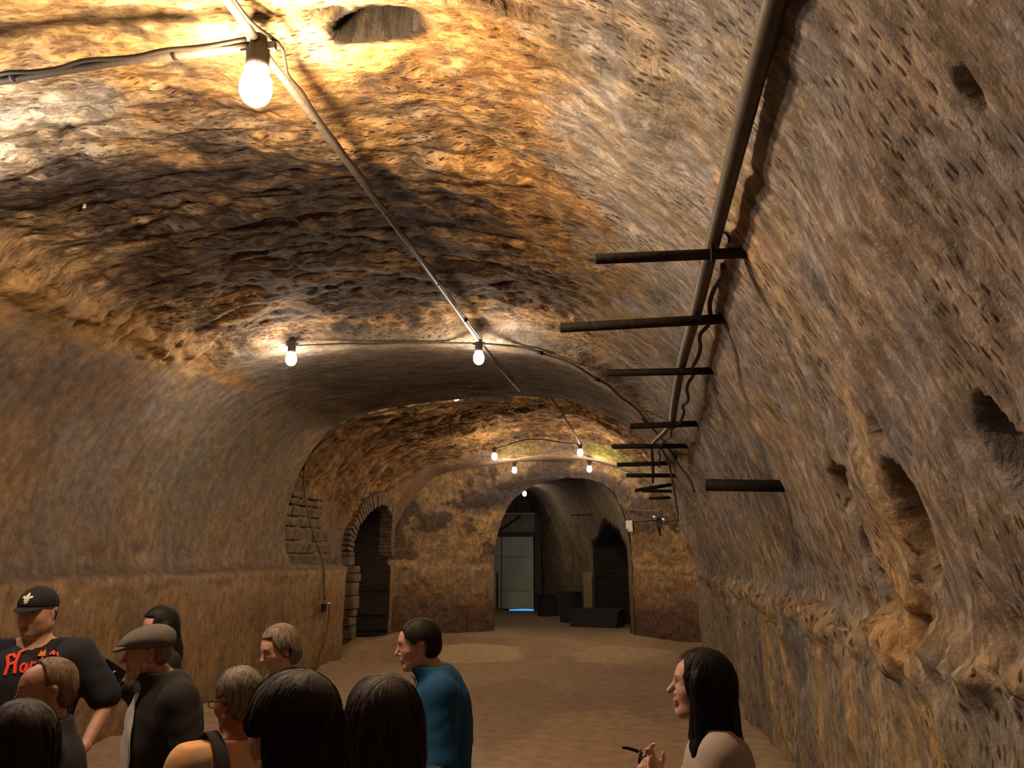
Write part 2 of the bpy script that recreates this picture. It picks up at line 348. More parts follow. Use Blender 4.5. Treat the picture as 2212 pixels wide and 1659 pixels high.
# golden roof with the first bulb's glow painted in pale; dark sooty belt behind it
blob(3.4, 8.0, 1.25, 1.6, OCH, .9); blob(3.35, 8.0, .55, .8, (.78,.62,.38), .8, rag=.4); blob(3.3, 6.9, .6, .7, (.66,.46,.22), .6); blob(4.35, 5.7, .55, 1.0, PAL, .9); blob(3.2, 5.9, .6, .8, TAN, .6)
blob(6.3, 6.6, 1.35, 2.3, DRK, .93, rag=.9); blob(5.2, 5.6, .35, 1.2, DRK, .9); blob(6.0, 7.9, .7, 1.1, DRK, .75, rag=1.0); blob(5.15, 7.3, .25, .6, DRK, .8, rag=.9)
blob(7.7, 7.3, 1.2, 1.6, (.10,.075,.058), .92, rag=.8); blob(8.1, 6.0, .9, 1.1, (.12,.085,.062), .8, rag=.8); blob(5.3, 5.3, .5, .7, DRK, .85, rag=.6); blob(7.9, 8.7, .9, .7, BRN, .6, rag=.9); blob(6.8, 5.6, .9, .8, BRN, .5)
for i in range(26):
    blob(random.uniform(4.9, 8.8), random.uniform(5.2, 8.9), random.uniform(.06, .2), random.uniform(.2, .6), random.choice([OCH, TAN, TAN, (.25,.2,.16)]), random.uniform(.25, .55), rag=1.0)
for i in range(22):
    blob(random.uniform(4.3, 8.8), random.uniform(5.2, 8.9), random.uniform(.04, .14), random.uniform(.12, .4), random.choice([DRK, BRN]), random.uniform(.5, .8), rag=1.0)
for (v0, s0, rv, rs, c, a) in [(4.08,8.60,.16,.26,DRK,.85),(4.12,8.85,.14,.22,(.14,.11,.09),.85),(3.52,7.18,.05,.06,DRK,.8),(3.28,7.6,.05,.09,DRK,.75),(3.05,7.5,.04,.10,DRK,.7),(3.45,7.55,.03,.05,DRK,.7),(4.3,8.95,.12,.2,BRN,.7),(3.45,8.15,.05,.10,DRK,.5),
                            (3.62,6.75,.05,.12,BRN,.6),(3.35,6.55,.06,.12,BRN,.5)]:
    blob(v0, s0, rv*1.25, rs*1.25, c, a, rag=.9, hard=.2) if rs > .15 else blob(v0, s0, rv*1.3, rs*1.3, c, a, rag=.45, hard=.25)
blob(4.9, 9.35, 1.7, .75, ORG, .75, rag=.8); blob(6.3, 9.5, 1.6, .55, OCH, .7, rag=.8); blob(8.0, 9.4, 1.2, .5, (.30,.22,.12), .6, rag=.8)
blob(4.0, 10.05, 2.2, .60, (.46,.415,.39), .95, lean=-.2, rag=.9)
blob(3.70, 10.66, .22, .22, ORG, .85, rag=.9); blob(4.4, 10.95, .5, .3, (.52,.35,.2), .6, rag=.9)
# right wall: purple-grey rock with ochre tongues
rw = sst(10.4, 10.9, S)*(1-sst(12.5, 12.7, S))
col = lerpc(col, (.345,.28,.245), rw*.9); col = lerpc(col, (.46,.35,.22), rw*.5*sst(.0, .35, fbm(VS*1.5, S*.5, 0, 4, 21)))
col = lerpc(col, (.25,.215,.19), rw*.6*sst(.05, .35, fbm(VS*1.6, S*.5, 4, 4, 22)))
blob(7.3, 11.9, .9, .45, (.17,.145,.11), .7, lean=-.35, rag=.9); blob(5.4, 11.6, .3, .9, OCH, .35, lean=-.45)
blob(4.0, 12.3, .35, .2, OCH, .45); blob(8.6, 12.3, 1.6, .4, TAN, .6); blob(3.95, 12.6, .5, .12, OCH, .5)
# lower right wall: vertical streaks, pale lip
lo = sst(12.86, 12.98, S+.06*fb2)
vs = fbm(VV*3.2, S*.35, 0, 4, 31); vs2 = fbm(VV*1.1, S*.3, 7, 3, 32)
col = lerpc(col, (.36,.30,.225), lo); col = lerpc(col, (.55,.38,.19), lo*sst(.05, .3, vs)*.75); col = lerpc(col, (.23,.20,.175), lo*sst(.12, .3, vs2+.3*vs)*.6)
col = lerpc(col, (.62,.42,.24), np.exp(-((S-12.74-.08*fb)/.11)**2)*.8*sst(-.3, .2, fb2)*(VV > .5))
blob(7.05, 13.05, .28, .3, SLT, .8, rag=.8)
# left ledge and the lower left wall
ll = (1-sst(1.78, 1.90, S+.10*fb2))
lv = fbm(VV*2.0, S*.5, 0, 4, 41)
col = lerpc(col, (.52,.37,.21), ll); col = lerpc(col, (.33,.23,.15), ll*sst(0, .3, lv)*.6); col = lerpc(col, (.60,.47,.30), ll*sst(1.2, 1.7, S)*.6)
col = lerpc(col, (.23,.17,.12), ll*(1-sst(.1, .6, S+.2*fb2))*.6)
col = lerpc(col, (.17,.12,.08), np.exp(-((S-1.98-.05*fb2)/.10)**2)*(VV < 13)*.55)
# ochre crumble along the crease; grey lining below it
col = lerpc(col, (.60,.42,.21), np.clip(band*1.5, 0, 1)*.9); blob(5.9, 4.62, 1.2, .52, (.56,.40,.22), .9, rag=.8); blob(7.4, 4.66, 1.3, .20, (.58,.41,.22), .85, rag=1.3); blob(5.0, 4.15, .35, .25, (.5,.36,.2), .7, rag=1.2); blob(5.2, 3.95, .5, .25, OCH, .5, rag=1.1)
blob(9.7, 4.6, .5, .13, OCH, .8, rag=1.2); blob(9.0, 4.7, .8, .12, OCH, .7, rag=1.2); blob(11.9, 5.3, .35, .2, (.5,.35,.2), .8, rag=1.2); blob(12.6, 4.2, .15, .12, TAN, .7, rag=1.2)
blob(6.4, 2.9, .8, .7, (.46,.35,.23), .5); blob(6.5, 3.9, .7, .4, SLT, .5); blob(7.9, 2.9, .6, .7, (.36,.32,.28), .5); blob(6.2, 2.35, .25, .35, SLT, .5)
# underside of the arch
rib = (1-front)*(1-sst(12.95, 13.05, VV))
col = lerpc(col, (.115,.08,.055), rib*sst(4.3, 5.6, S)*(1-sst(9.3, 10.0, S))*.88)  # brown deepened to paint in the shade under the arch
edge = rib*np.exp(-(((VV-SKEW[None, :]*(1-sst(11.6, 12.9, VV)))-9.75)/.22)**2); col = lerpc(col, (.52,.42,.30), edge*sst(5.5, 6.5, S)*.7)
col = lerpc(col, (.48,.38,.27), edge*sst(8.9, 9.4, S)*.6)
# second chamber: orange flaking roof
col = lerpc(col, ORG, ceil2*.7); col = lerpc(col, OCH, ceil2*sst(.0, .25, fb2+.3*fb3)*.85); col = lerpc(col, (.34,.25,.16), ceil2*.35); col = lerpc(col, BRN, ceil2*sst(.12, .32, -fb2+.4*fb)*.75)
blob(20.9, 8.9, .5, .5, GRN, .85, rag=.5); blob(20.9, 6.6, .3, .6, (.5,.42,.1), .5, rag=.6)
rib2 = sst(20.7, 20.95, VV)*sst(2.2, 3.2, S)*(1-sst(10.3, 11, S)); col = lerpc(col, (.40,.24,.13), rib2*.6)
adil = archm.copy()
for q_ in range(2):
    adil[1:] = np.maximum(adil[1:], adil[:-1]); adil[:-1] = np.maximum(adil[:-1], adil[1:]); adil[:, 1:] = np.maximum(adil[:, 1:], adil[:, :-1]); adil[:, :-1] = np.maximum(adil[:, :-1], adil[:, 1:])
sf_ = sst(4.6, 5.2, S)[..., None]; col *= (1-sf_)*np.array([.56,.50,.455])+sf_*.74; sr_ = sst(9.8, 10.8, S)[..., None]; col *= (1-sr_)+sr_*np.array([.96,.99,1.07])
col = lerpc(col, (.022,.018,.015), adil); col = lerpc(col, (.09,.07,.055), holem*.7)  # archway's inner shade painted near black, rim included; holes darkened too
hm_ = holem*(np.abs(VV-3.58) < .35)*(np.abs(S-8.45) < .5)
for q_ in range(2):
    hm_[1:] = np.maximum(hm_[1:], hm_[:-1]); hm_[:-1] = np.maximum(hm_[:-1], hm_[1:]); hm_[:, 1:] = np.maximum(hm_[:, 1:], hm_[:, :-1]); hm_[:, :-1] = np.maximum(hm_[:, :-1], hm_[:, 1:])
if 1: col = lerpc(col, (.010,.008,.007), np.clip(hm_*1.6, 0, 1)*.97)  # shade inside the roof hole painted black, spread past its rim
# dirt at the foot of the wall
col = np.clip(col, .01, .9)

ROCK = rock_material('cave_rock', 1.0, 1.0, .055); LINING = rock_material('smooth_plaster', .25, .6, .02); ROOF2 = rock_material('flaking_rock', .7, .6, .08)
def patch(name, i0, i1, j0, j1, mat, kind='structure'):
    nv, ns = i1-i0, j1-j0
    P = np.stack([X[i0:i1, j0:j1], Y[i0:i1, j0:j1], Z[i0:i1, j0:j1]], -1).reshape(-1, 3)
    idx = np.arange(nv*ns).reshape(nv, ns)
    F = np.stack([idx[:-1, :-1], idx[:-1, 1:], idx[1:, 1:], idx[1:, :-1]], -1).reshape(-1, 4)
    uv = np.stack([VS[i0:i1, j0:j1], S[i0:i1, j0:j1]], -1).reshape(-1, 2)
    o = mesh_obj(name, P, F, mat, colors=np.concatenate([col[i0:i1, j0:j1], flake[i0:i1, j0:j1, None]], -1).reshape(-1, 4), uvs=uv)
    o['kind'] = kind; return o
jl = int(np.searchsorted(SV, 4.72)); jr = int(np.searchsorted(SV, 10.5)); nV = len(V); ir = int(np.searchsorted(V, 13.05))
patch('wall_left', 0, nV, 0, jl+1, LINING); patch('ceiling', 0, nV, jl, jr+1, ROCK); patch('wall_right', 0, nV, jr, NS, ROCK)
def surf(y, s, off=0.0):
    i = int(np.argmin(np.abs(V-y))); j = int(np.argmin(np.abs(SV-s)))
    return Vector((X[i, j]+NX[i, j]*off, Y[i, j], Z[i, j]+NZ[i, j]*off))

# ---- end wall with the opening into the back passage
OPN = np.array([(-4.20,-.12),(-4.22,.9),(-4.24,1.65),(-4.22,2.1),(-4.12,2.6),(-3.95,3.1),(-3.6,3.6),(-3.0,3.95),(-2.3,4.08),(-1.6,4.06),(-1.0,3.8),(-.68,3.3),(-.50,2.7),(-.42,2.1),(-.40,1.6),(-.40,.9),(-.38,-.12)])
so = np.interp(np.linspace(0, 1, len(OPN)), [0, 1], [0, 1]); seg = np.concatenate([[0], np.cumsum(np.hypot(*(OPN[1:]-OPN[:-1]).T))])
# match heights on both sides so the rows run level
outer = np.stack([X[-1], Y[-1], Z[-1]], -1)
tj = np.interp(SV, [0, SARC[2], SARC[5], SARC[7], SARC[9], SARC[11], SARC[13], SARC[15], SARC[17], SARC[19], STOT], [0, seg[2], seg[4], seg[5], seg[7], seg[8], seg[10], seg[11], seg[12], seg[14], seg[-1]])
inn = catmull(OPN, seg, tj)
iy = np.interp(inn[:, 0], [-4.2, -.4], [23.0, 22.35])
inner = np.stack([inn[:, 0]+.03*fbm(tj*3, tj*0, 0, 3, 51), iy, inn[:, 1]+.03*fbm(tj*3, tj*0, 5, 3, 52)], -1)
NR = 70
R_ = np.linspace(0, 1, NR)[:, None, None]
W_ = outer[None]*(1-R_)+inner[None]*R_
rr = np.linspace(0, 1, NR)[:, None]*np.ones((1, NS))
n1_ = fbm(W_[..., 0]*1.4, W_[..., 2]*1.4, 0, 5, 61); n2_ = fbm(W_[..., 0]*4, W_[..., 2]*4, 2, 4, 62)
ed = np.minimum(1, np.minimum(rr*8, (1-rr)*8))
W_[..., 1] -= ed*(.18*n1_+.07*n2_) + ed*.10*(W_[..., 2] < 1.72+.05*n2_)      # lower bench stands proud
wc = np.zeros(W_.shape); wc[:] = (.38,.25,.135)
def wl2(c, a): 
    global wc
    wc = lerpc(wc, c, a)
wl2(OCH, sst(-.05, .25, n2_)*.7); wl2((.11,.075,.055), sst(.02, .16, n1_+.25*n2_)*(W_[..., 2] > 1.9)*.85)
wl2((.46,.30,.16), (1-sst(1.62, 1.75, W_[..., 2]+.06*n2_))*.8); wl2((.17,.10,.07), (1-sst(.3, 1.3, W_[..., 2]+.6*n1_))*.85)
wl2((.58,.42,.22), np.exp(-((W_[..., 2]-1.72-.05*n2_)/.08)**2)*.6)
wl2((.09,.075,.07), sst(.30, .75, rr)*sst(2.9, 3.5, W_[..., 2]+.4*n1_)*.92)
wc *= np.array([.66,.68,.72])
P = W_.reshape(-1, 3); idx = np.arange(NR*NS).reshape(NR, NS)
F = np.stack([idx[:-1, :-1], idx[:-1, 1:], idx[1:, 1:], idx[1:, :-1]], -1).reshape(-1, 4)
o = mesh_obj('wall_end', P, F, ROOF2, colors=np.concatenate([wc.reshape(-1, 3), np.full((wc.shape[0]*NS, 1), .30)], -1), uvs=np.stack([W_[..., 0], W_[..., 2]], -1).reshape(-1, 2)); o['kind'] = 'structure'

# ---- back passage
BS = np.linspace(0, seg[-1], 150); b0 = catmull(OPN, seg, BS)
def bsec(y):
    t = (y-22.35)/(31.7-22.35)
    xl = np.interp(y, [22.3, 24, 27, 31.8], [-4.2, -5.6, -6.6, -7.6]); xr = np.interp(y, [22.3, 22.9, 25.8, 28, 31.8], [-.38, -.55, -1.5, -2.75, -4.05])
    cz = np.interp(y, [22.3, 26, 31.8], [4.08, 4.35, 4.5])
    q = (b0[:, 0]+4.22)/(4.22-.38); x = xl+(xr-xl)*q; z = np.where(b0[:, 1] > 1.7, 1.7+(b0[:, 1]-1.7)*(cz-1.7)/(4.08-1.7), b0[:, 1])
    return x, z
ys = np.arange(22.35, 31.81, .07); BX = np.zeros((len(ys), 150)); BZ = BX.copy(); BY = BX.copy()
for i, y in enumerate(ys):
    BX[i], BZ[i] = bsec(y); k = np.clip((y-22.35)/2.0, 0, 1); BY[i] = y+(1-k)*(np.interp(b0[:, 0], [-4.2, -.4], [.65, 0]))
g1 = fbm(BY*1.2, BX*1.2+BZ, 0, 4, 71); g2 = fbm(BY*4, BZ*4, 3, 4, 72)
btx = np.gradient(BX, axis=1); btz = np.gradient(BZ, axis=1); bl = np.hypot(btx, btz)
fade = sst(22.35, 23.0, BY)
BX0, BZ0 = BX.copy(), BZ.copy()
BX = BX+btz/bl*(.08*g1+.03*g2)*fade; BZ = BZ-btx/bl*(.08*g1+.03*g2)*fade
bc = np.zeros(BX.shape+(3,)); bc[:] = (.24,.19,.14); bc = lerpc(bc, (.36,.26,.15), sst(0, .3, g1)*.7)
bs_ = np.tile(BS, (len(ys), 1))
bc = lerpc(bc, (.42,.30,.17), np.exp(-((BZ0-1.75)/.25)**2)*sst(-.1, .2, g2)*.8); bc = lerpc(bc, (.10,.085,.075), sst(3.2, 4.0, BZ0)*(BX0 > -4.2)*.6)
rec = (bs_ > seg[9]) & (BY > 22.9) & (BY < 25.9) & (BZ0 < np.interp(BY, [22.9, 23.3, 24.3, 25.9], [2.1, 2.6, 2.9, 2.3]))
BX = np.where(rec, BX+2.2, BX); rd = rec.astype(float)
for q_ in range(2):
    rd[1:] = np.maximum(rd[1:], rd[:-1]); rd[:-1] = np.maximum(rd[:-1], rd[1:]); rd[:, 1:] = np.maximum(rd[:, 1:], rd[:, :-1]); rd[:, :-1] = np.maximum(rd[:, :-1], rd[:, 1:])
bc *= .7; bc = lerpc(bc, (.018,.014,.012), rd)  # shade of the recess painted near black, inside and on its rim
P = np.stack([BX, BY, BZ], -1).reshape(-1, 3); idx = np.arange(BX.size).reshape(BX.shape)
F = np.stack([idx[:-1, :-1], idx[:-1, 1:], idx[1:, 1:], idx[1:, :-1]], -1).reshape(-1, 4)
o = mesh_obj('wall_passage', P, F, ROOF2, colors=np.concatenate([bc.reshape(-1, 3), np.full((bc.shape[0]*150, 1), .25)], -1), uvs=np.stack([BY, bs_], -1).reshape(-1, 2)); o['kind'] = 'structure'

# ---- walls closing both ends of the built tunnel
DARKROCK = rock_material('dim_rock', .3, .5, .05)
def slab(name, x0, x1, z0, z1, y, cl):
    gx = np.linspace(x0, x1, 60); gz = np.linspace(z0, z1, 40); A, B = np.meshgrid(gx, gz, indexing='ij')
    N = fbm(A*1.3, B*1.3, y, 4, 81); P = np.stack([A, y+.10*N, B], -1).reshape(-1, 3); idx = np.arange(A.size).reshape(A.shape)
    F = np.stack([idx[:-1, :-1], idx[:-1, 1:], idx[1:, 1:], idx[1:, :-1]], -1).reshape(-1, 4)
    cc = np.zeros((A.size, 3)); cc[:] = cl
    o = mesh_obj(name, P, F, DARKROCK, colors=cc, uvs=np.stack([A, B], -1).reshape(-1, 2)); o['kind'] = 'structure'; return o
slab('wall_behind', -6.6, 1.6, -.1, 5.0, -3.45, (.36,.29,.22)); slab('wall_back', -8.2, -3.6, -.1, 4.8, 31.75, (.13,.11,.09))

# ---- floor
gx = np.arange(-9.5, 3.6, .09); gy = np.arange(-3.7, 32.2, .09); A, B = np.meshgrid(gx, gy, indexing='ij')
h = .012*fbm(A*.7, B*.7, 0, 4, 91)+.006*fbm(A*4, B*4, 0, 3, 92)
h += .16*np.exp(-((A+6.0)/.55)**2)*sst(.0, .4, fbm(A*.8, B*.8, 3, 3, 95)+.3) + .05*np.exp(-((A-1.15)/.25)**2)
h += .22*np.exp(-(((A+5.9)/.5)**2+((B-16.6)/.8)**2))
fc = np.zeros(A.shape+(3,)); fc[:] = (.275,.20,.135)
nf = fbm(A*.5, B*.35, 0, 4, 93); nf2 = fbm(A*2, B*1.4, 0, 4, 94)
fc = lerpc(fc, (.345,.255,.17), sst(-.1, .3, nf)*.6); fc = lerpc(fc, (.22,.145,.09), sst(.05, .35, -nf+.2*nf2)*.5)
def fblob(x0, y0, rx, ry, c, a, hard=.08):
    global fc
    q = np.sqrt(((A-x0)/rx)**2+((B-y0)/ry)**2)+.6*nf+.3*nf2; fc = lerpc(fc, c, a*(1-sst(1-hard, 1+hard, q)))
fblob(-3.5, 17.6, 1.35, 1.5, (.44,.33,.215), .75); fblob(-.7, 17.9, .95, 1.7, (.42,.315,.2), .6); fblob(-2.35, 18.6, .5, 2.2, (.25,.175,.115), .7)
fblob(-2.0, 11.0, .9, 3.0, (.24,.16,.10), .6); fblob(-.4, 8.4, 1.3, 2.4, (.40,.255,.14), .5); fblob(-1.6, 27, 3, 3.5, (.22,.16,.12), .5)
q = np.abs(A-(-5.6)); fc = lerpc(fc, (.26,.17,.10), (1-sst(0, .9, q))*.5)
fc *= 1.25
P = np.stack([A, B, h], -1).reshape(-1, 3); idx = np.arange(A.size).reshape(A.shape)
F = np.stack([idx[:-1, :-1], idx[1:, :-1], idx[1:, 1:], idx[:-1, 1:]], -1).reshape(-1, 4)
FLOOR = mat_simple('earth_floor', (1,1,1), .93, 0, .25, 6.0, .5, .15, use_col=True)
o = mesh_obj('floor', P, F, FLOOR, colors=fc.reshape(-1, 3)); o['kind'] = 'structure'

# ---- brick arch round the dark side archway, stone jamb and the broken masonry on the pier
BRICK = mat_simple('old_brick', (.19,.14,.10), .9, 0, .5, 9.0, .8, .2); STONE = mat_simple('rough_stone', (.20,.155,.115), .9, 0, .55, 6.0, .9, .2)
def wall_x(y, z):
    i = int(np.argmin(np.abs(Y[:, int(np.searchsorted(SV, 2.5))]-y))); zz = Z0[i, :200]; j = int(np.argmin(np.abs(zz-z))); return X0[i, j]
v, f = [], []
nb = 40
for k in range(nb):
    a = math.pi*(k+.5)/nb; r = hw+.17; jit = random.uniform(-.012, .012)
    cy = yc-math.cos(a)*r; cz = zs+math.sin(a)*r
    R = Matrix.Rotation(-(math.pi/2-a) if True else 0, 3, 'X')
    wx = wall_x(cy, cz)
    add_box(v, f, (wx+.0+jit, cy, cz), (.34, .088, .34+random.uniform(-.03, .03)), R=Matrix.Rotation((a-math.pi/2)*-1, 3, 'X'))
o = mesh_obj('trim_1', v, f, BRICK, smooth=False); o['kind'] = 'structure'; m_ = o.modifiers.new('bevel', 'BEVEL'); m_.width = .012; m_.segments = 2
v, f = [], []
for side in (-1,):
    z = 0.0
    while z < zs:
        hgt = random.uniform(.16, .30); wd = random.uniform(.28, .42)
        add_box(v, f, (wall_x(yc+side*(hw+wd/2), z+.1)+random.uniform(-.03, .04), yc+side*(hw+wd/2-.03), z+hgt/2), (.34, wd, hgt-.015)); z += hgt
o = mesh_obj('trim_2', v, f, STONE, smooth=False); o['kind'] = 'structure'; m_ = o.modifiers.new('bevel', 'BEVEL'); m_.width = .02; m_.segments = 2
v, f = [], []
rows = [(1.78,13.15,15.5,.24),(2.03,13.1,15.1,.20),(2.25,13.1,14.9,.22),(2.49,13.1,14.75,.16),(2.67,13.15,14.55,.18),(2.87,13.4,14.5,.12),(3.0,13.5,14.3,.10)]
for (z, ya, yb, hgt) in rows:
    y = ya
    while y < yb:
        wd = random.uniform(.18, .50); yy = y+wd/2
        i = int(np.argmin(np.abs(V-yy))); j = int(np.argmin(np.abs(Z[i, :190]-(z+hgt/2)))); wx = X[i, j]
        add_box(v, f, (wx-.075+random.uniform(-.02, .03), yy, z+hgt/2), (.26, wd-.02, hgt-.02), R=Matrix.Rotation(random.uniform(-.04, .04), 3, 'X')@Matrix.Rotation(.12+z*.03, 3, 'Y')); y += wd
o = mesh_obj('trim_3', v, f, STONE, smooth=False); o['kind'] = 'structure'; m_ = o.modifiers.new('bevel', 'BEVEL'); m_.width = .03; m_.segments = 3
# ------------------------------------------------------------------ lamps
def emis(name, c, s):
    m = bpy.data.materials.new(name); m.use_nodes = True; nt = m.node_tree; nt.nodes.remove(nt.nodes['Principled BSDF'])
    e = nt.nodes.new('ShaderNodeEmission'); e.inputs[0].default_value = (*c, 1); e.inputs[1].default_value = s
    nt.links.new(e.outputs[0], nt.nodes['Material Output'].inputs[0]); return m
GALV = mat_simple('galvanised_conduit', (.085,.072,.06), .6, .3, .3, 25, .15); IRON = mat_simple('rusty_iron', (.020,.015,.012), .75, .3, .5, 30, .5)
SOCK = mat_simple('grey_socket', (.07,.062,.055), .6, 0, .2, 30); BLACKCABLE = mat_simple('black_cable', (.035,.028,.024), .6); CREAM = mat_simple('off_white_plastic', (.62,.58,.52), .5)
BA = .0
def lamp(x, y, z, watts, c, label, small):
    root = empty('bulb_lamp', (x, y, z)); root.scale = (1.25 if small == 'big' else 1,)*3; tag(root, label if label else None, 'lamp', 'bare bulbs hanging under the vault')
    v, f = [], []
    lathe(v, f, [(.022,.02),(.030,.02),(.034,.0),(.040,-.03),(.047,-.055),(.045,-.10),(.050,-.125),(.046,-.128),(.040,-.12)], 16)
    s_ = mesh_obj('socket', v, f, SOCK, root)
    for sg in (-1, 1):
        v, f = [], []; add_box(v, f, (sg*.050, 0, -.030), (.045,.024,.030)); mesh_obj('conduit_hub', v, f, SOCK, s_, smooth=False)
    v, f = [], []
    lathe(v, f, [(.014,-.108),(.030,-.112),(.040,-.135),(.056,-.165),(.064,-.20),(.062,-.235),(.047,-.265),(.024,-.282),(.005,-.286)], 16)
    area = .075
    mesh_obj('bulb', v, f, emis('lit_bulb', c, watts/(math.pi*area)), root)
    return root
HID = ('bare bulb on the near cross conduit, beyond the left edge of the view', 'unseen bulb added on the crown conduit behind the viewpoint')
hk = 0
for (x, y, z, wt, c, lb, sz) in LAMPS:
    if sz == 'hidden': lb = HID[hk]; hk += 1
    lamp(x, y, z, wt, c, lb, sz)
# ------------------------------------------------------------------ conduits and cables
def thing1(o, label, cat, group=None): return tag(o, label, cat, group)
CR = [(-1.84,-2.4,4.50),(-1.85,3.45,4.49)]
o = thing1(tube('conduit', CR, .022, GALV), 'straight grey metal conduit on the crown, entering from the top edge to the nearest bulb', 'conduit', 'grey conduits under the roof')
o = thing1(tube('conduit', [(-1.86,3.48,4.485),(-1.875,6.0,4.50),(-1.90,9.26,4.465)], .020, GALV), 'long thin grey conduit along the crown from the nearest bulb to the plastered arch', 'conduit', 'grey conduits under the roof')
for k, (yy, zz) in enumerate([(4.2,4.49),(5.6,4.50),(7.2,4.49),(8.4,4.475)]):
    v, f = [], []; add_tube(v, f, [(-1.87,yy-.012,zz),(-1.87,yy+.012,zz)], .024, 10); mesh_obj('strap', v, f, IRON, o)
o = thing1(tube('conduit', [(-1.90,9.30,4.465),(-1.89,10.4,4.44),(-1.86,12.2,4.45)], .013, GALV), 'thin conduit running on under the dark plastered arch behind the second bulb', 'conduit', 'grey conduits under the roof')
o = thing1(tube('conduit', [(-1.90,3.45,4.475),(-2.6,3.44,4.46),(-3.4,3.45,4.42),(-4.1,3.46,4.33),(-4.9,3.46,4.02)], .024, GALV), 'grey cross conduit running left from the nearest bulb to the left edge', 'conduit', 'grey conduits under the roof')
for xx, zz in ((-2.3,4.468),(-3.22,4.432)):
    v, f = [], []; add_tube(v, f, [(xx-.012,3.445,zz),(xx+.012,3.445,zz)], .027, 10); mesh_obj('strap', v, f, IRON, o)
# cables lashed beside them
p = [( -1.80,-2.0,4.54)]
for k in range(24):
    t = k/23; p.append((-1.822+.006*math.sin(k*1.9), -1.5+t*4.8, 4.505+.008*math.sin(k*2.7)))
p += [(-1.81,3.38,4.51),(-1.76,3.50,4.50),(-1.79,3.62,4.50)]
for k in range(30):
    t = k/29; p.append((-1.832-.035*t+.006*math.sin(k*2.1), 3.75+t*5.4, 4.498-.02*t+.008*math.sin(k*1.3)))
thing1(tube('cable', smooth_path(p, 3), .010, BLACKCABLE, n=7), 'dark wavy cable lashed along the crown conduit past the nearest bulb', 'cable', 'dark cables under the roof')
p = [(-1.90,3.41,4.49)]
for k in range(20):
    t = k/19; p.append((-2.05-t*2.8, 3.405+.010*math.sin(k*2.2)+.02*t, float(np.interp(2.05+t*2.8, [1.9,2.6,3.4,4.1,4.9], [4.475,4.46,4.42,4.33,4.02]))+.006*math.sin(k*1.7)))
thing1(tube('cable', smooth_path(p, 3), .012, BLACKCABLE, n=7), 'dark wavy cable above the cross conduit on the left of the nearest bulb', 'cable', 'dark cables under the roof')
# conduit along the front edge of the arch
def srf(y, s, off): return tuple(surf(y, s, off))
ve = lambda s, d_=0: 9.56+float(np.interp(s, SV, SKEW))*(1-float(sst(11.6, 12.9, 9.5+float(np.interp(s, SV, SKEW)))))+d_
pts = [(-4.08,8.90,4.40)]+[srf(ve(s), s, .045) for s in np.linspace(6.3, 7.5, 5)]+[(-1.90,9.28,4.44)]
thing1(tube('conduit', smooth_path(pts, 4), .013, GALV), 'thin conduit along the arch front edge between the two bulbs there', 'conduit', 'grey conduits under the roof')
pts = [(-1.90,9.28,4.44)]+[srf(ve(s), s, .05) for s in np.linspace(8.3, 11.3, 16)]
o = thing1(tube('conduit', smooth_path(pts, 4), .016, GALV), 'conduit curving down the right side of the plastered arch from the second bulb', 'conduit', 'grey conduits under the roof')
for s in (8.6, 9.35, 10.1, 10.7):
    a, b = Vector(srf(ve(s-.02), s-.02, .05)), Vector(srf(ve(s+.02), s+.02, .05)); v, f = [], []; add_tube(v, f, [a, b], .026, 8); mesh_obj('strap', v, f, IRON, o)
# rear edge of the arch, then down the pier to a socket box
pts = [srf(13.02, s, .05) for s in np.linspace(7.6, 4.6, 16)]+[srf(13.5, 3.9, .05), srf(13.7, 3.3, .16), srf(13.85, 2.6, .22), srf(14.0, 1.9, .14), srf(14.05, 1.35, .06)]
thing1(tube('conduit', smooth_path(pts, 3), .017, mat_simple('dull_conduit', (.10,.075,.055), .6, .3)), 'dark conduit following the rear edge of the arch and down the left pier', 'conduit', 'grey conduits under the roof')
bp_ = surf(14.05, 1.28, .06); r_ = empty('outlet_box', tuple(bp_)); tag(r_, 'small outlet box with a glinting nipple on the left pier, end of the dark conduit', 'outlet')
box('box_body', (0,0,-.06), (.07,.09,.14), IRON, r_, bevel=.006)
v, f = [], []; add_tube(v, f, [(.03,.05,.0),(.07,.10,.02)], .02, 10); mesh_obj('nipple', v, f, mat_simple('bright_steel', (.8,.78,.72), .2, .9), r_)
pts = [tuple(bp_+Vector((.06,.09,.01))), srf(14.35,1.1,.05), srf(14.3,.8,.05), srf(14.1,.45,.05), srf(13.95,.12,.04)]
thing1(tube('cable', smooth_path(pts, 5), .008, BLACKCABLE, n=6), 'slack thin cable hanging from the outlet box down the left pier', 'cable')
# second chamber: feed and sagging cable, far rib conduit
thing1(tube('conduit', smooth_path([(-1.58,13.4,4.66),(-1.50,15.5,4.60),(-1.45,17.4,4.52),(-1.44,18.6,4.47)], 4), .017, IRON), 'dark conduit dropping along the orange roof to the bulb near the green stain', 'conduit', 'grey conduits under the roof')
thing1(tube('cable', smooth_path([(-3.42,18.6,4.40),(-3.1,18.6,4.50),(-2.7,18.58,4.60),(-2.3,18.56,4.60),(-1.9,18.58,4.53),(-1.44,18.6,4.47)], 5), .015, BLACKCABLE, n=7), 'dark cable arching between the two bulbs of the second chamber', 'cable', 'dark cables under the roof')
pts = [(-3.38,21.3,4.40),(-2.9,21.3,4.43),(-2.3,21.3,4.45),(-1.8,21.3,4.44),(-1.42,21.3,4.40)]+[srf(21.2, s, .05) for s in np.linspace(9.1, 11.0, 9)]
thing1(tube('conduit', smooth_path(pts, 4), .014, GALV), 'pale conduit on the far arch rib linking its two bulbs', 'conduit', 'grey conduits under the roof')
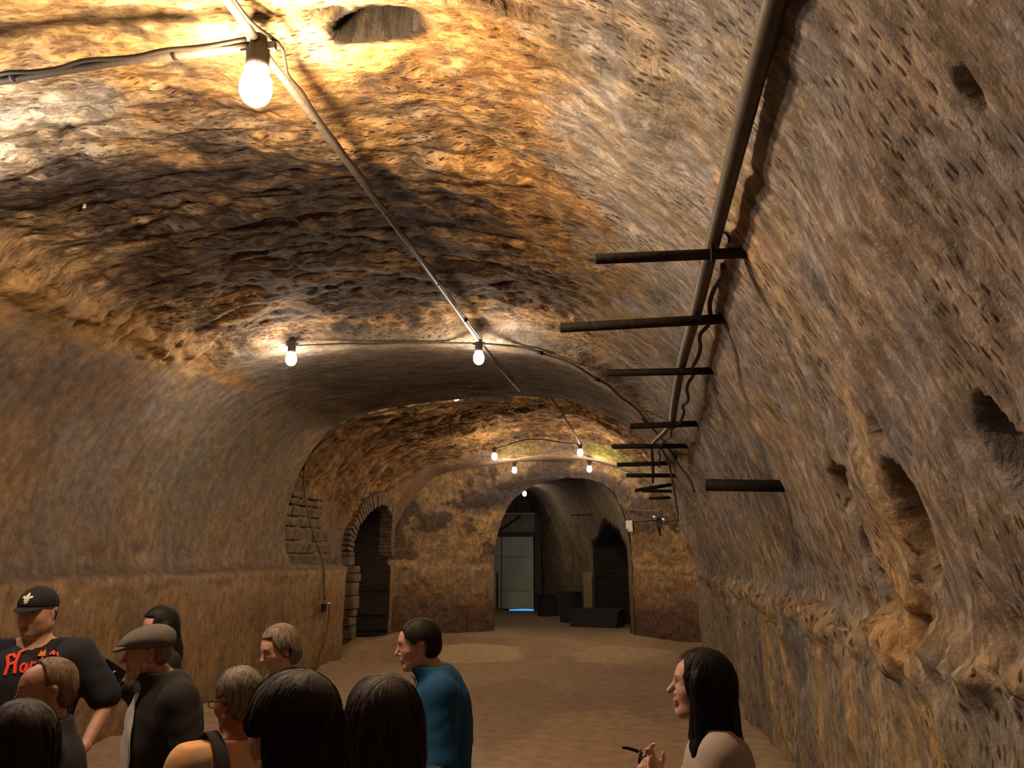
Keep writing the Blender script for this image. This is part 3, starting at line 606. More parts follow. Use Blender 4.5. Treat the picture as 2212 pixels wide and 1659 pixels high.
thing1(tube('conduit', smooth_path([(-3.95,27.0,4.24),(-3.6,25.8,4.22),(-3.0,24.4,4.12),(-2.5,23.2,4.02)], 4), .013, GALV), 'thin conduit slanting from the farthest bulb to the passage mouth', 'conduit', 'grey conduits under the roof')
# big pipe along the right shoulder with its cable
PP = [(.52,-.5,3.66),(.47,1.2,3.60),(.43,2.2,3.57),(.40,3.0,3.53),(.375,3.95,3.50),(.35,5.0,3.46),(.31,6.4,3.43),(.30,7.7,3.40),(.30,8.55,3.36)]
PIPE = mat_simple('brown_grey_pipe', (.085,.068,.055), .55, .35, .3, 18, .2)
thing1(tube('pipe', smooth_path(PP, 6), .037, PIPE, n=16), 'thick grey-brown pipe running along the right shoulder on the iron bars, from the top edge', 'pipe')
thing1(tube('pipe', smooth_path([(.30,8.55,3.36),(.28,9.2,3.38),(.20,10.2,3.42),(.13,10.9,3.44),(.10,11.6,3.46),(.12,13.2,3.46),(.14,15.2,3.45),(.14,16.8,3.43)], 5), .028, PIPE, n=12), 'far bent continuation of the pipe past the fourth bar', 'pipe')
p = []
for k in range(46):
    y = 4.3+k*.2; p.append((float(np.interp(y, [3.9,6.4,8.5,10.9,13.5], [.455,.40,.38,.20,.22]))+.015*math.sin(k*1.7), y, float(np.interp(y, [3.9,6.4,8.5,10.9,13.5], [3.50,3.40,3.32,3.38,3.38]))+.02*math.sin(k*1.1)))
thing1(tube('cable', smooth_path(p, 3), .014, BLACKCABLE, n=7), 'dark ragged cable tucked behind the thick right pipe', 'cable')
pts = [(.22,11.2,3.40),(.34,12.2,3.32),(.45,14.0,3.15),(.58,16.5,2.95),(.66,18.5,2.75),(.55,20.2,2.65)]
thing1(tube('cable', smooth_path(pts, 5), .016, mat_simple('dusty_cable', (.12,.09,.07), .8), n=7), 'dusty cable sloping down the far right wall toward the emergency light', 'cable')
# iron bars: px-derived ends, level, each sunk in the rock at its right end
BARS = [(-.215,.56,3.98,3.425,.021,'nearest high iron bar under the thick pipe, with a twist of wire'),
        (-.50,.60,5.02,3.39,.024,'second and longest of the high iron bars under the thick pipe'),
        (-.27,.55,6.35,3.36,.022,'third high iron bar along the thick pipe'),
        (-.14,.58,8.55,3.30,.024,'fourth high iron bar, where the pipe starts to bend left'),
        (-.42,.45,10.75,3.36,.024,'fifth high iron bar, at the elbow of the pipe'),
        (-.43,.42,12.9,3.38,.026,'sixth high iron bar, beside the green-stained roof'),
        (-.34,.45,15.0,3.39,.028,'seventh iron bar, a small one before the far rib'),
        (-.22,.45,16.9,3.38,.028,'eighth iron bar, slightly slanting and short'),
        (-.08,.5,18.2,3.36,.026,'ninth iron bar, thin and far'),
        (.06,.55,19.6,3.32,.026,'tenth and farthest iron bar, tiny')]
for k, (x0, x1, y, z, r, lb) in enumerate(BARS):
    xs = x1+.12; sl = .10 if k in (7,) else (.012 if k % 2 else -.012)
    root = empty('iron_bar', (x1, y, z)); tag(root, lb, 'bar', 'rusty iron bars in the right shoulder of the vault')
    v, f = [], []; add_tube(v, f, [(x0-x1,0,-sl),(x0-x1+.008,0,-sl),(.12,0,sl*.2)], [r*1.22, r*1.32, r*1.32], 14); mesh_obj('rod', v, f, IRON, root)
    if k == 0:
        pts = [(-.20,-.03,-.05),(-.20,-.035,.02),(-.19,-.03,.06),(-.165,-.02,.10),(-.13,-.02,.105),(-.11,-.02,.07),(-.115,-.03,.05)]
        v, f = [], []; add_tube(v, f, smooth_path(pts, 4), .006, 6); mesh_obj('wire_twist', v, f, IRON, root)
root = empty('iron_bar', (1.02, 6.05, 2.44)); tag(root, 'lone thick rusty bar jutting from the right wall well below the pipe', 'bar', 'rusty iron bars in the right shoulder of the vault')
v, f = [], []; add_tube(v, f, [(-.60,0,.02),(-.592,0,.02),(.12,0,.0)], [.040,.043,.043], 16); mesh_obj('rod', v, f, IRON, root)

# ------------------------------------------------------------------ end-wall fittings
e = empty('emergency_light', (.30, 20.75, 2.86)); tag(e, 'twin-head emergency light on the far right wall, below the last bars', 'light')
box('housing', (0,.02,-.06), (.16,.12,.24), SOCK, e, bevel=.01)
SHINY = mat_simple('shiny_reflector', (.8,.8,.78), .18, .9)
for sx, zz in ((-.10,.06),(.12,.0)):
    v, f = [], []; R = []
    add_tube(v, f, [(sx,-.10,zz),(sx,-.16,zz-.01)], [.04,.075], 14); h_ = mesh_obj('lamp_head', v, f, SOCK, e)
    v, f = [], []; add_tube(v, f, [(sx,-.162,zz-.01),(sx,-.175,zz-.012)], [.066,.05], 14); mesh_obj('lens', v, f, SHINY, h_)
v, f = [], []; add_tube(v, f, [(-.02,.0,-.17),(.02,.0,-.40)], [.05,.012], 8); mesh_obj('bracket', v, f, IRON, e)
thing1(tube('conduit', [(-.36,21.85,2.86),(-.05,21.3,2.85),(.22,20.85,2.86)], .014, IRON), 'short level conduit between the white box and the emergency light', 'conduit')
thing1(tube('conduit', smooth_path([(.62,20.1,3.30),(.70,20.1,3.1),(.80,20.0,2.95),(.85,20.0,2.86),(.84,20.1,2.84),(.40,20.7,2.80)], 4), .014, IRON), 'bent conduit loop right of the emergency light', 'conduit')
root = empty('junction_box', (-.46, 22.15, 2.80)); tag(root, 'small off-white box on the far wall left of the emergency light', 'box'); box('box_body', (0,0,0), (.17,.09,.22), CREAM, root, bevel=.01); box('flap', (.03,-.055,-.12), (.12,.02,.12), CREAM, root)
thing1(tube('conduit', smooth_path([(-3.75,29.9,3.28),(-3.0,28.2,3.33),(-2.0,26.0,3.30),(-1.0,24.0,3.26),(-.5,22.3,3.20),(.0,21.4,3.12),(.35,20.9,3.08)], 6), .016, mat_simple('brown_conduit', (.13,.085,.055), .7)), 'long brown conduit crossing the back passage wall toward the emergency light', 'conduit')
# ------------------------------------------------------------------ far door
DW = mat_simple('pale_green_grey_door', (.40,.46,.44), .6, 0, .15, 3, .1); DF = mat_simple('dark_door_frame', (.055,.05,.045), .8, 0, .3, 10)
dr = empty('door_1', (-5.45, 31.2, 0)); dr['kind'] = 'structure'
W2 = 1.22
box('leaf', (-W2-.0,0,1.42), (2*W2-.02,.05,2.64), DW, dr, bevel=.008).location = (0.0,0,0)
box('leaf', (W2/2+.01,-.01,1.42), (W2-.02,.05,2.64), DW, dr, bevel=.008)
box('door_bolt', (.16-.30,-.06,.75), (.06,.05,1.35), DF, dr)
for zz in (.75, 2.0): box('seam', (.1,-.05,zz), (2.2,.012,.02), mat_simple('seam_grey', (.28,.33,.32), .7), dr)
box('lintel', (-.4,-.06,2.83), (3.6,.16,.16), DF, dr); box('transom_panel', (-.4,.03,3.22), (3.4,.05,.62), mat_simple('dim_panel', (.20,.19,.17), .8, 0, .3, 5), dr)
box('top_rail', (-.4,-.04,3.58), (3.6,.12,.07), mat_simple('pale_rail', (.30,.30,.29), .6), dr); 
box('frame_post', (1.42,-.10,1.80), (.24,.22,3.7), DF, dr)
v, f = [], []; add_tube(v, f, [(-.2,-.14,2.86),(.75,-.14,3.50)], .045, 6); mesh_obj('brace', v, f, DF, dr)
v, f = [], []; add_tube(v, f, [(-.9,-.10,2.2),(-.3,-.10,2.75)], .05, 6); mesh_obj('brace', v, f, DF, dr)
gp = empty('door_gap', (-5.45, 31.15, 0))
o = mesh_obj('daylight_gap', [Vector(q) for q in ((.28,0,.035),(1.22,0,.035),(1.22,0,.085),(.95,0,.10),(.62,0,.09),(.30,0,.07))], [(0,1,2,3,4,5)], emis('daylight', (.12,.48,1.0), 1.6), dr, smooth=False)
bpy.data.objects.remove(gp)
# dark junk at the foot of the passage wall
BIN = mat_simple('dark_blue_black_plastic', (.022,.024,.027), .5)
def bin_(name, x, y, wx, wy, h, rz, label, cat):
    r = empty(name, (x, y, 0), rz); tag(r, label, cat)
    v, f = [], []
    n = 4; o_ = .94
    for (q, z) in ((.9,.0),(1.0,h),(1.05,h),(1.05,h-.05)):
        for sx, sy in ((-1,-1),(1,-1),(1,1),(-1,1)): v.append(Vector((sx*wx/2*q, sy*wy/2*q, z)))
    for k in range(3):
        for j in range(4): f.append((k*4+j, k*4+(j+1) % 4, k*4+4+(j+1) % 4, k*4+4+j))
    f.append((3,2,1,0)); mesh_obj('tub', v, f, BIN, r, smooth=False)
    v, f = [], []; add_box(v, f, (0,0,h-.04), (wx*.96, wy*.96, .03)); mesh_obj('lid', v, f, BIN, r, smooth=False)
    for q in (-.5, .5):
        v, f = [], []; add_box(v, f, (q*wx, 0, h-.02), (.05, .22, .05)); mesh_obj('handle', v, f, BIN, r, smooth=False)
    return r
bin_('storage_tub', -3.50, 29.0, .5, .5, .72, -1.0, 'dark tub against the passage wall, nearest the pale door', 'bin')
bin_('storage_tub', -2.42, 26.3, .52, .5, .92, -.6, 'tall dark blue-black bin left of the long dark crate', 'bin')
bin_('storage_crate', -1.52, 24.85, 1.55, .7, .50, -.32, 'long low dark crate in front of the dark recess', 'crate')
r = empty('plank', (-1.82, 25.55, .0)); tag(r, 'pale upright board standing behind the dark crate', 'board'); box('board', (0,0,.78), (.26,.05,1.52), mat_simple('pale_board', (.20,.145,.085), .8, 0, .3, 5), r)

sp = surf(5.35, 5.60, .02); r = empty('tag', tuple(sp)); tag(r, 'tiny bright white tag on the dark sooty part of the roof, upper left', 'tag'); box('tag_plate', (0,0,-.01), (.022,.01,.035), CREAM, r)
# ------------------------------------------------------------------ people: signed-distance bodies meshed with surface nets
def axis_grid(lo, hi, coarse, fine):
    """coordinates from lo to hi, step coarse, but finer inside the intervals of fine [(a, b, step)]"""
    x = lo; out = [lo]
    while x < hi:
        st = coarse
        for a, b, s in fine:
            if a-coarse <= x <= b: st = min(st, s)
        x += st; out.append(x)
    return np.array(out)
class Field:
    def __init__(s, gx, gy, gz):
        s.g = (gx, gy, gz); s.F = np.full((len(gx), len(gy), len(gz)), 1.0, np.float32)
    def box(s, lo, hi):
        sl = []
        for k in range(3):
            a = max(int(np.searchsorted(s.g[k], lo[k]))-1, 0); b = min(int(np.searchsorted(s.g[k], hi[k]))+1, len(s.g[k])); sl.append(slice(a, max(b, a+1)))
        P = np.meshgrid(*[s.g[k][sl[k]] for k in range(3)], indexing='ij'); return tuple(sl), P
def smin(a, b, k):
    h = np.clip(.5+.5*(b-a)/k, 0, 1); return b*(1-h)+a*h-k*h*(1-h)
def sd_ell(P, c, r, R=None):
    x, y, z = P[0]-c[0], P[1]-c[1], P[2]-c[2]
    if R is not None: x, y, z = (R[0][0]*x+R[1][0]*y+R[2][0]*z, R[0][1]*x+R[1][1]*y+R[2][1]*z, R[0][2]*x+R[1][2]*y+R[2][2]*z)
    k = np.sqrt((x/r[0])**2+(y/r[1])**2+(z/r[2])**2)+1e-9; k2 = np.sqrt((x/r[0]**2)**2+(y/r[1]**2)**2+(z/r[2]**2)**2)+1e-9
    return k*(k-1)/k2
def sd_cap(P, a, b, ra, rb, flat=None):
    a = np.array(a, float); b = np.array(b, float); ba = b-a; L = float(ba@ba)+1e-12
    t = np.clip(((P[0]-a[0])*ba[0]+(P[1]-a[1])*ba[1]+(P[2]-a[2])*ba[2])/L, 0, 1)
    return np.sqrt((P[0]-a[0]-ba[0]*t)**2+(P[1]-a[1]-ba[1]*t)**2+(P[2]-a[2]-ba[2]*t)**2)-(ra+(rb-ra)*t)
class Prim:
    """kind e (ellipsoid c,r,R) or c (capsule a,b,ra,rb); k smoothing; op + or -"""
    def __init__(s, kind, *a, k=.02, op='+', tagn=''):
        s.kind, s.a, s.k, s.op, s.t = kind, a, k, op, tagn
    def bounds(s, m):
        if s.kind == 'e': c, r = np.array(s.a[0]), max(s.a[1])+m; return c-r, c+r
        a, b = np.array(s.a[0]), np.array(s.a[1]); r = max(s.a[2], s.a[3])+m; return np.minimum(a, b)-r, np.maximum(a, b)+r
    def ev(s, P):
        return sd_ell(P, *s.a) if s.kind == 'e' else sd_cap(P, *s.a)
def render_field(prims, grids, off=0.0, kmul=1.0):
    F = Field(*grids)
    for p in prims:
        lo, hi = p.bounds(abs(off)+p.k*2+.04)
        sl, P = F.box(lo, hi); d = p.ev(P)-(off if p.op == '+' else 0)
        cur = F.F[sl]
        F.F[sl] = smin(cur, d, p.k*kmul) if p.op == '+' else -smin(-cur, d, p.k)
    return F
def surface_nets(F):
    f = F.F; gx, gy, gz = F.g; ins = f < 0
    nx, ny, nz = f.shape
    c = np.zeros((nx-1, ny-1, nz-1), np.int8)
    for a in (0, 1):
        for b in (0, 1):
            for e in (0, 1): c += ins[a:nx-1+a, b:ny-1+b, e:nz-1+e]
    act = (c > 0) & (c < 8); I = np.argwhere(act); vid = np.full(act.shape, -1, np.int64); vid[act] = np.arange(len(I))
    acc = np.zeros((len(I), 3)); cnt = np.zeros(len(I))
    cs = [(a, b, e) for a in (0, 1) for b in (0, 1) for e in (0, 1)]
    val = {q: f[I[:, 0]+q[0], I[:, 1]+q[1], I[:, 2]+q[2]].astype(float) for q in cs}
    pos = {q: np.stack([gx[I[:, 0]+q[0]], gy[I[:, 1]+q[1]], gz[I[:, 2]+q[2]]], -1) for q in cs}
    for q in cs:
        for ax in range(3):
            if q[ax] == 0:
                q2 = tuple(q[k]+(1 if k == ax else 0) for k in range(3)); va, vb = val[q], val[q2]; m = (va < 0) != (vb < 0)
                t = np.where(m, va/(va-vb+1e-12), 0)[:, None]; acc += np.where(m[:, None], pos[q]*(1-t)+pos[q2]*t, 0); cnt += m
    Vt = acc/np.maximum(cnt, 1)[:, None]
    faces = []
    for ax in range(3):
        o1, o2 = [(1, 2), (2, 0), (0, 1)][ax]
        sa = [slice(None)]*3; sb = [slice(None)]*3; sa[ax] = slice(0, -1); sb[ax] = slice(1, None)
        ch = ins[tuple(sa)] != ins[tuple(sb)]
        E = np.argwhere(ch); E = E[(E[:, o1] > 0) & (E[:, o2] > 0) & (E[:, o1] < f.shape[o1]-1) & (E[:, o2] < f.shape[o2]-1)]
        if not len(E): continue
        q = []
        for d1, d2 in ((-1, -1), (0, -1), (0, 0), (-1, 0)):
            J = E.copy(); J[:, o1] += d1; J[:, o2] += d2; q.append(vid[J[:, 0], J[:, 1], J[:, 2]])
        Q = np.stack(q, -1); flip = ~ins[E[:, 0], E[:, 1], E[:, 2]]; Q[flip] = Q[flip][:, ::-1]; faces.append(Q)
    Fc = np.concatenate(faces); Fc = Fc[(Fc >= 0).all(1)]
    return Vt, Fc
def Rz(a): c, s = math.cos(a), math.sin(a); return np.array([[c,-s,0],[s,c,0],[0,0,1.]])
def Ry(a): c, s = math.cos(a), math.sin(a); return np.array([[c,0,s],[0,1,0],[-s,0,c]])
def Rx(a): c, s = math.cos(a), math.sin(a); return np.array([[1,0,0],[0,c,-s],[0,s,c]])
HC = np.array([0.0, 0, 1.635])
def xf(R, p): return tuple(HC+R@np.array(p)+(np.array([.0,0,0])))
def head_prims(R, face={}):
    """head about HC, front +x; R turns it about the neck"""
    piv = np.array([-.015, 0, -.10]); T = lambda p: tuple(HC+piv+R@(np.array(p, float)-piv)); o = []
    e = lambda c, r, k=.02, op='+', rr=None, t='': o.append(Prim('e', T(c), r, (R if rr is None else R@rr), k=k, op=op, tagn=t))
    c = lambda a, b, ra, rb, k=.01, op='+', t='': o.append(Prim('c', T(a), T(b), ra, rb, k=k, op=op, tagn=t))
    w_ = face.get('w', 1.0); ch = face.get('chub', 0.0); nl = face.get('nose', 1.0); beard = face.get('beard', 0)
    e((-.010,0,.028), (.098,.075*w_,.087), .02); e((.030,0,-.030), (.062,.057*w_+ch,.080), .03); e((.055,0,.03), (.036,.05,.05), .03)
    c((-.005,.048*w_,-.060), (.060,.014,-.098), .020+ch, .018+ch*.5, .03); c((-.005,-.048*w_,-.060), (.060,-.014,-.098), .020+ch, .018+ch*.5, .03)
    e((.071,0,-.099), (.019,.022,.016), .02); e((.045,.040,-.022), (.034,.026,.03), .02); e((.045,-.040,-.022), (.034,.026,.03), .02)
    c((.078,-.030,.026), (.078,.030,.026), .013, .013, .015); 
    e((.098,.031,.006), (.017,.019,.013), .012, '-'); e((.098,-.031,.006), (.017,.019,.013), .012, '-')
    e((.073,.031,.005), (.0135,.0135,.0135), .004); e((.073,-.031,.005), (.0135,.0135,.0135), .004)
    c((.060,.019,.013), (.066,.045,.010), .013, .011, .006); c((.060,-.019,.013), (.066,-.045,.010), .013, .011, .006)
    c((.084,0,.018), (.093+.016*nl,0,-.026), .0085, .0105, .012); e((.096+.014*nl,0,-.029), (.0115,.010,.009), .008)
    c((.094,.011,-.033), (.086,.016,-.034), .0075, .006, .006); c((.094,-.011,-.033), (.086,-.016,-.034), .0075, .006, .006)
    e((.086,0,-.055), (.012,.022,.016), .015)
    c((.0925,-.014,-.0585), (.0925,.014,-.0585), .0065, .0065, .006); c((.090,-.012,-.0715), (.090,.012,-.0715), .0075, .0075, .006)
    c((.103,-.021,-.0650), (.103,.021,-.0650), .0045, .0045, .004, '-')
    for s in (-1, 1):
        e((-.012,s*(.074*w_),-.010), (.020,.007,.033), .008, rr=Rz(s*.35)@Ry(-.15)); e((-.018,s*(.083*w_),.012), (.014,.006,.016), .006, rr=Rz(s*.4))
        e((-.006,s*(.086*w_),-.004), (.008,.006,.016), .004, '-')
    if beard: e((.048,0,-.098), (.040,.040,.035+.02*beard), .02, t='beard'); e((.05,0,-.12-.02*beard), (.026,.026,.03), .02, t='beard')
    return o, T
def limb(o, pts, rad, k=.03, t=''):
    for i in range(len(pts)-1): o.append(Prim('c', pts[i], pts[i+1], rad[i], rad[i+1], k=k, tagn=t))
def hand(o, wrist, d, n, side, curl=.5):
    """wrist point, d direction of the hand, n palm normal (towards palm side); five curled fingers"""
    wv = np.array(wrist, float); d = np.array(d, float); d /= np.linalg.norm(d); n = np.array(n, float); n -= d*(n@d); n /= np.linalg.norm(n); l = np.cross(n, d)*side
    o.append(Prim('c', tuple(wv), tuple(wv+d*.045), .024, .026, k=.015)); o.append(Prim('e', tuple(wv+d*.05), (.045,.038,.018), np.stack([d, l, n], 1), k=.015))
    for q, ln in zip((-.030,-.010,.010,.029), (.058,.070,.074,.066)):
        b0 = wv+d*.082+l*q; a = .25+curl*.9; p1 = b0+(d*math.cos(a*.5)+n*math.sin(a*.5))*ln*.48; p2 = p1+(d*math.cos(a*1.3)+n*math.sin(a*1.3))*ln*.32; p3 = p2+(d*math.cos(a*2)+n*math.sin(a*2))*ln*.24
        for A_, B_, r1, r2 in ((b0, p1, .0088, .0082), (p1, p2, .0082, .0076), (p2, p3, .0076, .0066)): o.append(Prim('c', tuple(A_), tuple(B_), r1, r2, k=.003))
    t0 = wv+d*.025+l*.030; t1 = t0+(d*.6+l*.7+n*.3)*.036; t2 = t1+(d*.85+l*.15+n*.45)*.032
    o.append(Prim('c', tuple(t0), tuple(t1), .013, .0105, k=.008)); o.append(Prim('c', tuple(t1), tuple(t2), .0105, .0085, k=.003))
def body_prims(sh=1.0, fat=0.0, arms=None, headxy=(0,0), female=False):
    """torso, arms, legs; arms = {side: (elbow, wrist, hand_dir, palm_normal)}; front +x, left +y"""
    T = []; A = []; Lg = []; Hd = []
    e = lambda c, r, k=.05: T.append(Prim('e', c, r, k=k))
    e((-.005,0,1.27), (.115+fat,.165*sh+fat*.6,.19)); e((-.01,0,1.38), (.085,.175*sh,.085), .06); e((.0,0,1.10), (.10+fat*1.3,.135+fat*1.1,.16), .06); e((-.005,0,.95), (.115+fat,.160+fat*.8,.13), .06)
    T.append(Prim('c', (-.015,.05,1.47), (-.01,.165*sh,1.425), .042, .052, k=.03)); T.append(Prim('c', (-.015,-.05,1.47), (-.01,-.165*sh,1.425), .042, .052, k=.03))
    if female:
        for s in (-1, 1): e((.085,s*.075,1.26), (.06,.065,.06), .03)
    N = [Prim('c', (-.012+headxy[0]*.5,headxy[1]*.5,1.57), (-.02,0,1.44), .050+fat*.3, .060+fat*.3, k=.025)]
    for s in (-1, 1):
        Lg_p = [(0,s*.085,.93),(.015,s*.095,.50),(-.01,s*.10,.09)]; limb(Lg, Lg_p, [.088+fat*.4,.058,.042], .03)
        Lg.append(Prim('c', (-.035,s*.10,.045), (.14,s*.125,.032), .040, .030, k=.02)); Lg.append(Prim('c', (.05,s*.112,.03), (.15,s*.13,.028), .038, .028, k=.02))
        dflt = ((-.03,s*.245*sh,1.13), (.06,s*.25*sh,.88), (.15,0,-1), (0,-s,0))
        el, wr, hd, pn = (arms or {}).get(s, dflt)
        limb(A, [(-.01,s*.175*sh,1.415), el], [.055,.043], .03, 'u'); A.append(Prim('c', el, wr, .043, .028, k=.02, tagn='f')); hand(Hd, wr, hd, pn, s if True else 1)
    return T, N, A, Hd, Lg
SKINB = None
def skin_mat(base):
    m = bpy.data.materials.new('skin'); m.use_nodes = True; b = m.node_tree.nodes['Principled BSDF']; nt = m.node_tree
    at_ = node(nt, 'ShaderNodeAttribute', attribute_name='Col'); nt.links.new(at_.outputs['Color'], b.inputs['Base Color']); b.inputs['Roughness'].default_value = .5
    b.inputs['Subsurface Weight'].default_value = .12; b.inputs['Subsurface Radius'].default_value = (.012,.005,.003); b.inputs['Specular IOR Level'].default_value = .35
    return m
def cloth_mat(name, c, sc_=220, rough=.9, c2=None): return mat_simple(name, c, rough, 0, .25, sc_, .12, col2=c2)
def hair_mat(name, c, c2): 
    m = mat_simple(name, c, .62, 0, .5, 90.0, .22, stretch=(1,1,.10), col2=c2, spec=.25); return m
SKIN = skin_mat(None)
def noisef(P, fx, fy, fz, seed): return fbm(P[0]*fx, P[1]*fy, P[2]*fz, 3, seed)
def person(label, loc, yaw, s, head_yaw=0.0, head_pitch=0.0, head_roll=0.0, fwd=0.0, skin=(.55,.33,.24), face={}, fine=.0045, sh=1.0, fat=0.0, arms=None, female=False, lean=0.0,
           top=None, sleeve=1.0, trousers=(.04,.04,.05), hair=None, brow=(.08,.05,.03), fine_hand=None, collar=None, body_col=None):
    """loc: world xy of the standing point; yaw: world angle of the front; s: height/1.75"""
    skin = tuple(c*.78 for c in skin)
    root = empty('person', (loc[0], loc[1], 0), yaw); root.scale = (s, s, s); tag(root, label, 'person')
    HC[0] = fwd
    Rh = Rz(head_yaw)@Ry(head_pitch)@Rx(head_roll)
    H, Tm = head_prims(Rh, face); T, N, A, Hd, Lg = body_prims(sh, fat, arms, (fwd*2, 0), female=female)
    grids = [axis_grid(-.34 if not arms else -.40, .34 if not arms else .62, .013, [(-.125+fwd,.135+fwd,fine)]), axis_grid(-.46,.46,.013,[(-.115,.115,fine)]), axis_grid(-.02,1.86,.014,[(1.48,1.78,fine)])]
    if fine_hand:
        for k in range(3): grids[k] = axis_grid(grids[k][0], grids[k][-1], .013, [((-.125+fwd,.135+fwd,fine),(-.115,.115,fine),(1.48,1.78,fine))[k], (fine_hand[k][0], fine_hand[k][1], .005)])
    else:
        hx = []
        for sd in (-1, 1):
            wr = (arms or {}).get(sd, (0, (.06,sd*.25*sh,.88)))[1]; hx.append(wr)
        for k in range(3):
            fi = [((-.125+fwd,.135+fwd,fine),(-.115,.115,fine),(1.48,1.78,fine))[k]]+[(wr[k]-.09, wr[k]+.09, .0085) for wr in hx]
            grids[k] = axis_grid(grids[k][0], grids[k][-1], .013, fi)
    F = render_field(T+Lg+N+A+Hd+H, grids); Vt, Fc = surface_nets(F)
    # colours in head space
    piv = HC+np.array([-.015,0,-.10]); hl = (Vt-piv)@Rh+np.array([-.015,0,-.10])
    col_ = np.zeros((len(Vt), 3)); col_[:] = skin; inh = (Vt[:, 2] > 1.46)
    def mark(c, r, cc, a=1.0, soft=.3):
        global _
        q = np.sqrt((((hl-np.array(c))/np.array(r))**2).sum(1)); m = (1-np.clip((q-1+soft)/soft, 0, 1))*a*inh; col_[:] = col_*(1-m[:, None])+np.array(cc)*m[:, None]
    for sd in (-1, 1):
        mark((.082,sd*.031,.005), (.012,.0125,.0055), (.55,.5,.45)); mark((.088,sd*.031,.005), (.008,.0058,.0058), (.03,.02,.015)); mark((.085,sd*.031,.0125), (.02,.017,.0022), (.07,.04,.03), .8)
        mark((.088,sd*.030,.029), (.02,.020,.0052), brow, .85); mark((.055,sd*.042,-.03), (.03,.022,.022), (skin[0]*1.0, skin[1]*.78, skin[2]*.74), .5, .8); mark((-.01,sd*.085,-.005), (.02,.02,.03), (skin[0]*.95, skin[1]*.7, skin[2]*.65), .5)
        mark((.10,sd*.010,-.038), (.006,.004,.004), (.05,.02,.015), .8)
    mark((.094,0,-.065), (.014,.022,.0105), (skin[0]*.75, skin[1]*.45, skin[2]*.45), .8); mark((.10,0,-.065), (.012,.021,.0022), (.06,.02,.02), .9); mark((.105,0,-.028), (.02,.018,.016), (skin[0]*1.0, skin[1]*.78, skin[2]*.72), .5, .8)
    if face.get('stubble'): mark((.045,0,-.085), (.065,.075,.042), face['stubble'], face.get('stub_a', .6), .5)
    if body_col is not None: pass
    nz = fbm(hl[:, 0]*60, hl[:, 1]*60, hl[:, 2]*60, 3, 5)[:, None]; col_ *= 1+.10*nz
    mesh_obj('body', Vt, Fc, SKIN, root, colors=col_)
    # clothes
    def cloth(name, prims, off, clip, mat, wr=.006, st=.0105, seed=1, kk=1.3, grd=None):
        g = grd or [axis_grid(grids[0][0], grids[0][-1], st, []), axis_grid(-.5,.5, st, []), axis_grid(-.03,1.70, st, [])]
        FF = render_field(prims, g, off, kk); P = np.meshgrid(*g, indexing='ij')
        w_ = wr*(fbm(P[0]*9+P[2]*3, P[1]*9, P[2]*5+P[0]*4, 3, seed)+.6*np.sin((P[2]*1.0+P[0]*.6+P[1]*.5)*55+6*fbm(P[0]*5, P[1]*5, P[2]*5, 2, seed+3))*.35)
        FF.F = np.maximum(FF.F+w_, clip(P)).astype(np.float32); FF.F[[0, -1]] = 1; FF.F[:, [0, -1]] = 1; FF.F[:, :, [0, -1]] = 1
        v_, f_ = surface_nets(FF); return mesh_obj(name, v_, f_, mat, root)
    neckcut = lambda P, r=.062, zt=1.49: np.maximum(-(np.sqrt((P[0]+.012)**2+P[1]**2)-r), -(P[2]-1.44))
    if top:
        nm, m_, off, hem = top
        Ap = []
        for p in A:
            if sleeve >= 1 or p.t == 'u': Ap.append(p)
        if sleeve < 1:
            Ap = [Prim('c', p.a[0], tuple(np.array(p.a[0])+(np.array(p.a[1])-np.array(p.a[0]))*.85), p.a[2]+.012, p.a[3]+.022, k=.03, tagn='u') for p in Ap]
        wrists = [q.a[1] for q in A if q.t == 'f']
        zc = 1.50 if not collar else collar
        cloth(nm, T+Ap+(N if zc > 1.52 else []), off, lambda P: np.maximum(np.maximum(P[2]-zc, hem-P[2]), np.sqrt((P[0]+.018)**2+P[1]**2)*0-.5) if zc > 1.52 else np.maximum(np.maximum(P[2]-zc-.0*P[0], hem-P[2]), -np.maximum(np.sqrt((P[0]-.01)**2+P[1]**2)-.074-fat*.3, 1.43-P[2])), m_)
    cloth('trousers', Lg+T[3:4], .014, lambda P: np.maximum(P[2]-1.0, .07-P[2]), cloth_mat('trouser_cloth', trousers), .006, .016, 5)
    shp = [p for p in Lg if max(p.a[0][2], p.a[1][2]) < .08]
    cloth('shoes', shp, .010, lambda P: np.maximum(P[2]-.085, .0-P[2]), cloth_mat('shoe_leather', (.05,.035,.025), 60, .5), .0, .012, 6, grd=[axis_grid(-.12,.25,.012,[]), axis_grid(-.22,.22,.012,[]), axis_grid(-.04,.12,.012,[])])
    return root, Tm, Rh, grids
def head_shape(root, Tm, Rh, name, prims_fn, mat, cut=None, noise=None, st=.0045, ext=((-.2,.16),(-.16,.16),(-.16,.20)), colors=None):
    """a piece worn on or growing from the head, defined in head space (origin HC), placed with the head's turn"""
    g = [axis_grid(a, b, st, []) for a, b in ext]
    FF = render_field(prims_fn, g); P = np.meshgrid(*g, indexing='ij')
    if noise is not None: FF.F = (FF.F+noise(P)).astype(np.float32)
    if cut is not None: FF.F = np.maximum(FF.F, cut(P)).astype(np.float32)
    FF.F[[0, -1]] = 1; FF.F[:, [0, -1]] = 1; FF.F[:, :, [0, -1]] = 1
    v_, f_ = surface_nets(FF); piv = np.array([-.015,0,-.10]); Vw = HC+piv+(v_-piv)@Rh.T
    return mesh_obj(name, Vw, f_, mat, root, colors=None if colors is None else colors(v_))
from mathutils.kdtree import KDTree
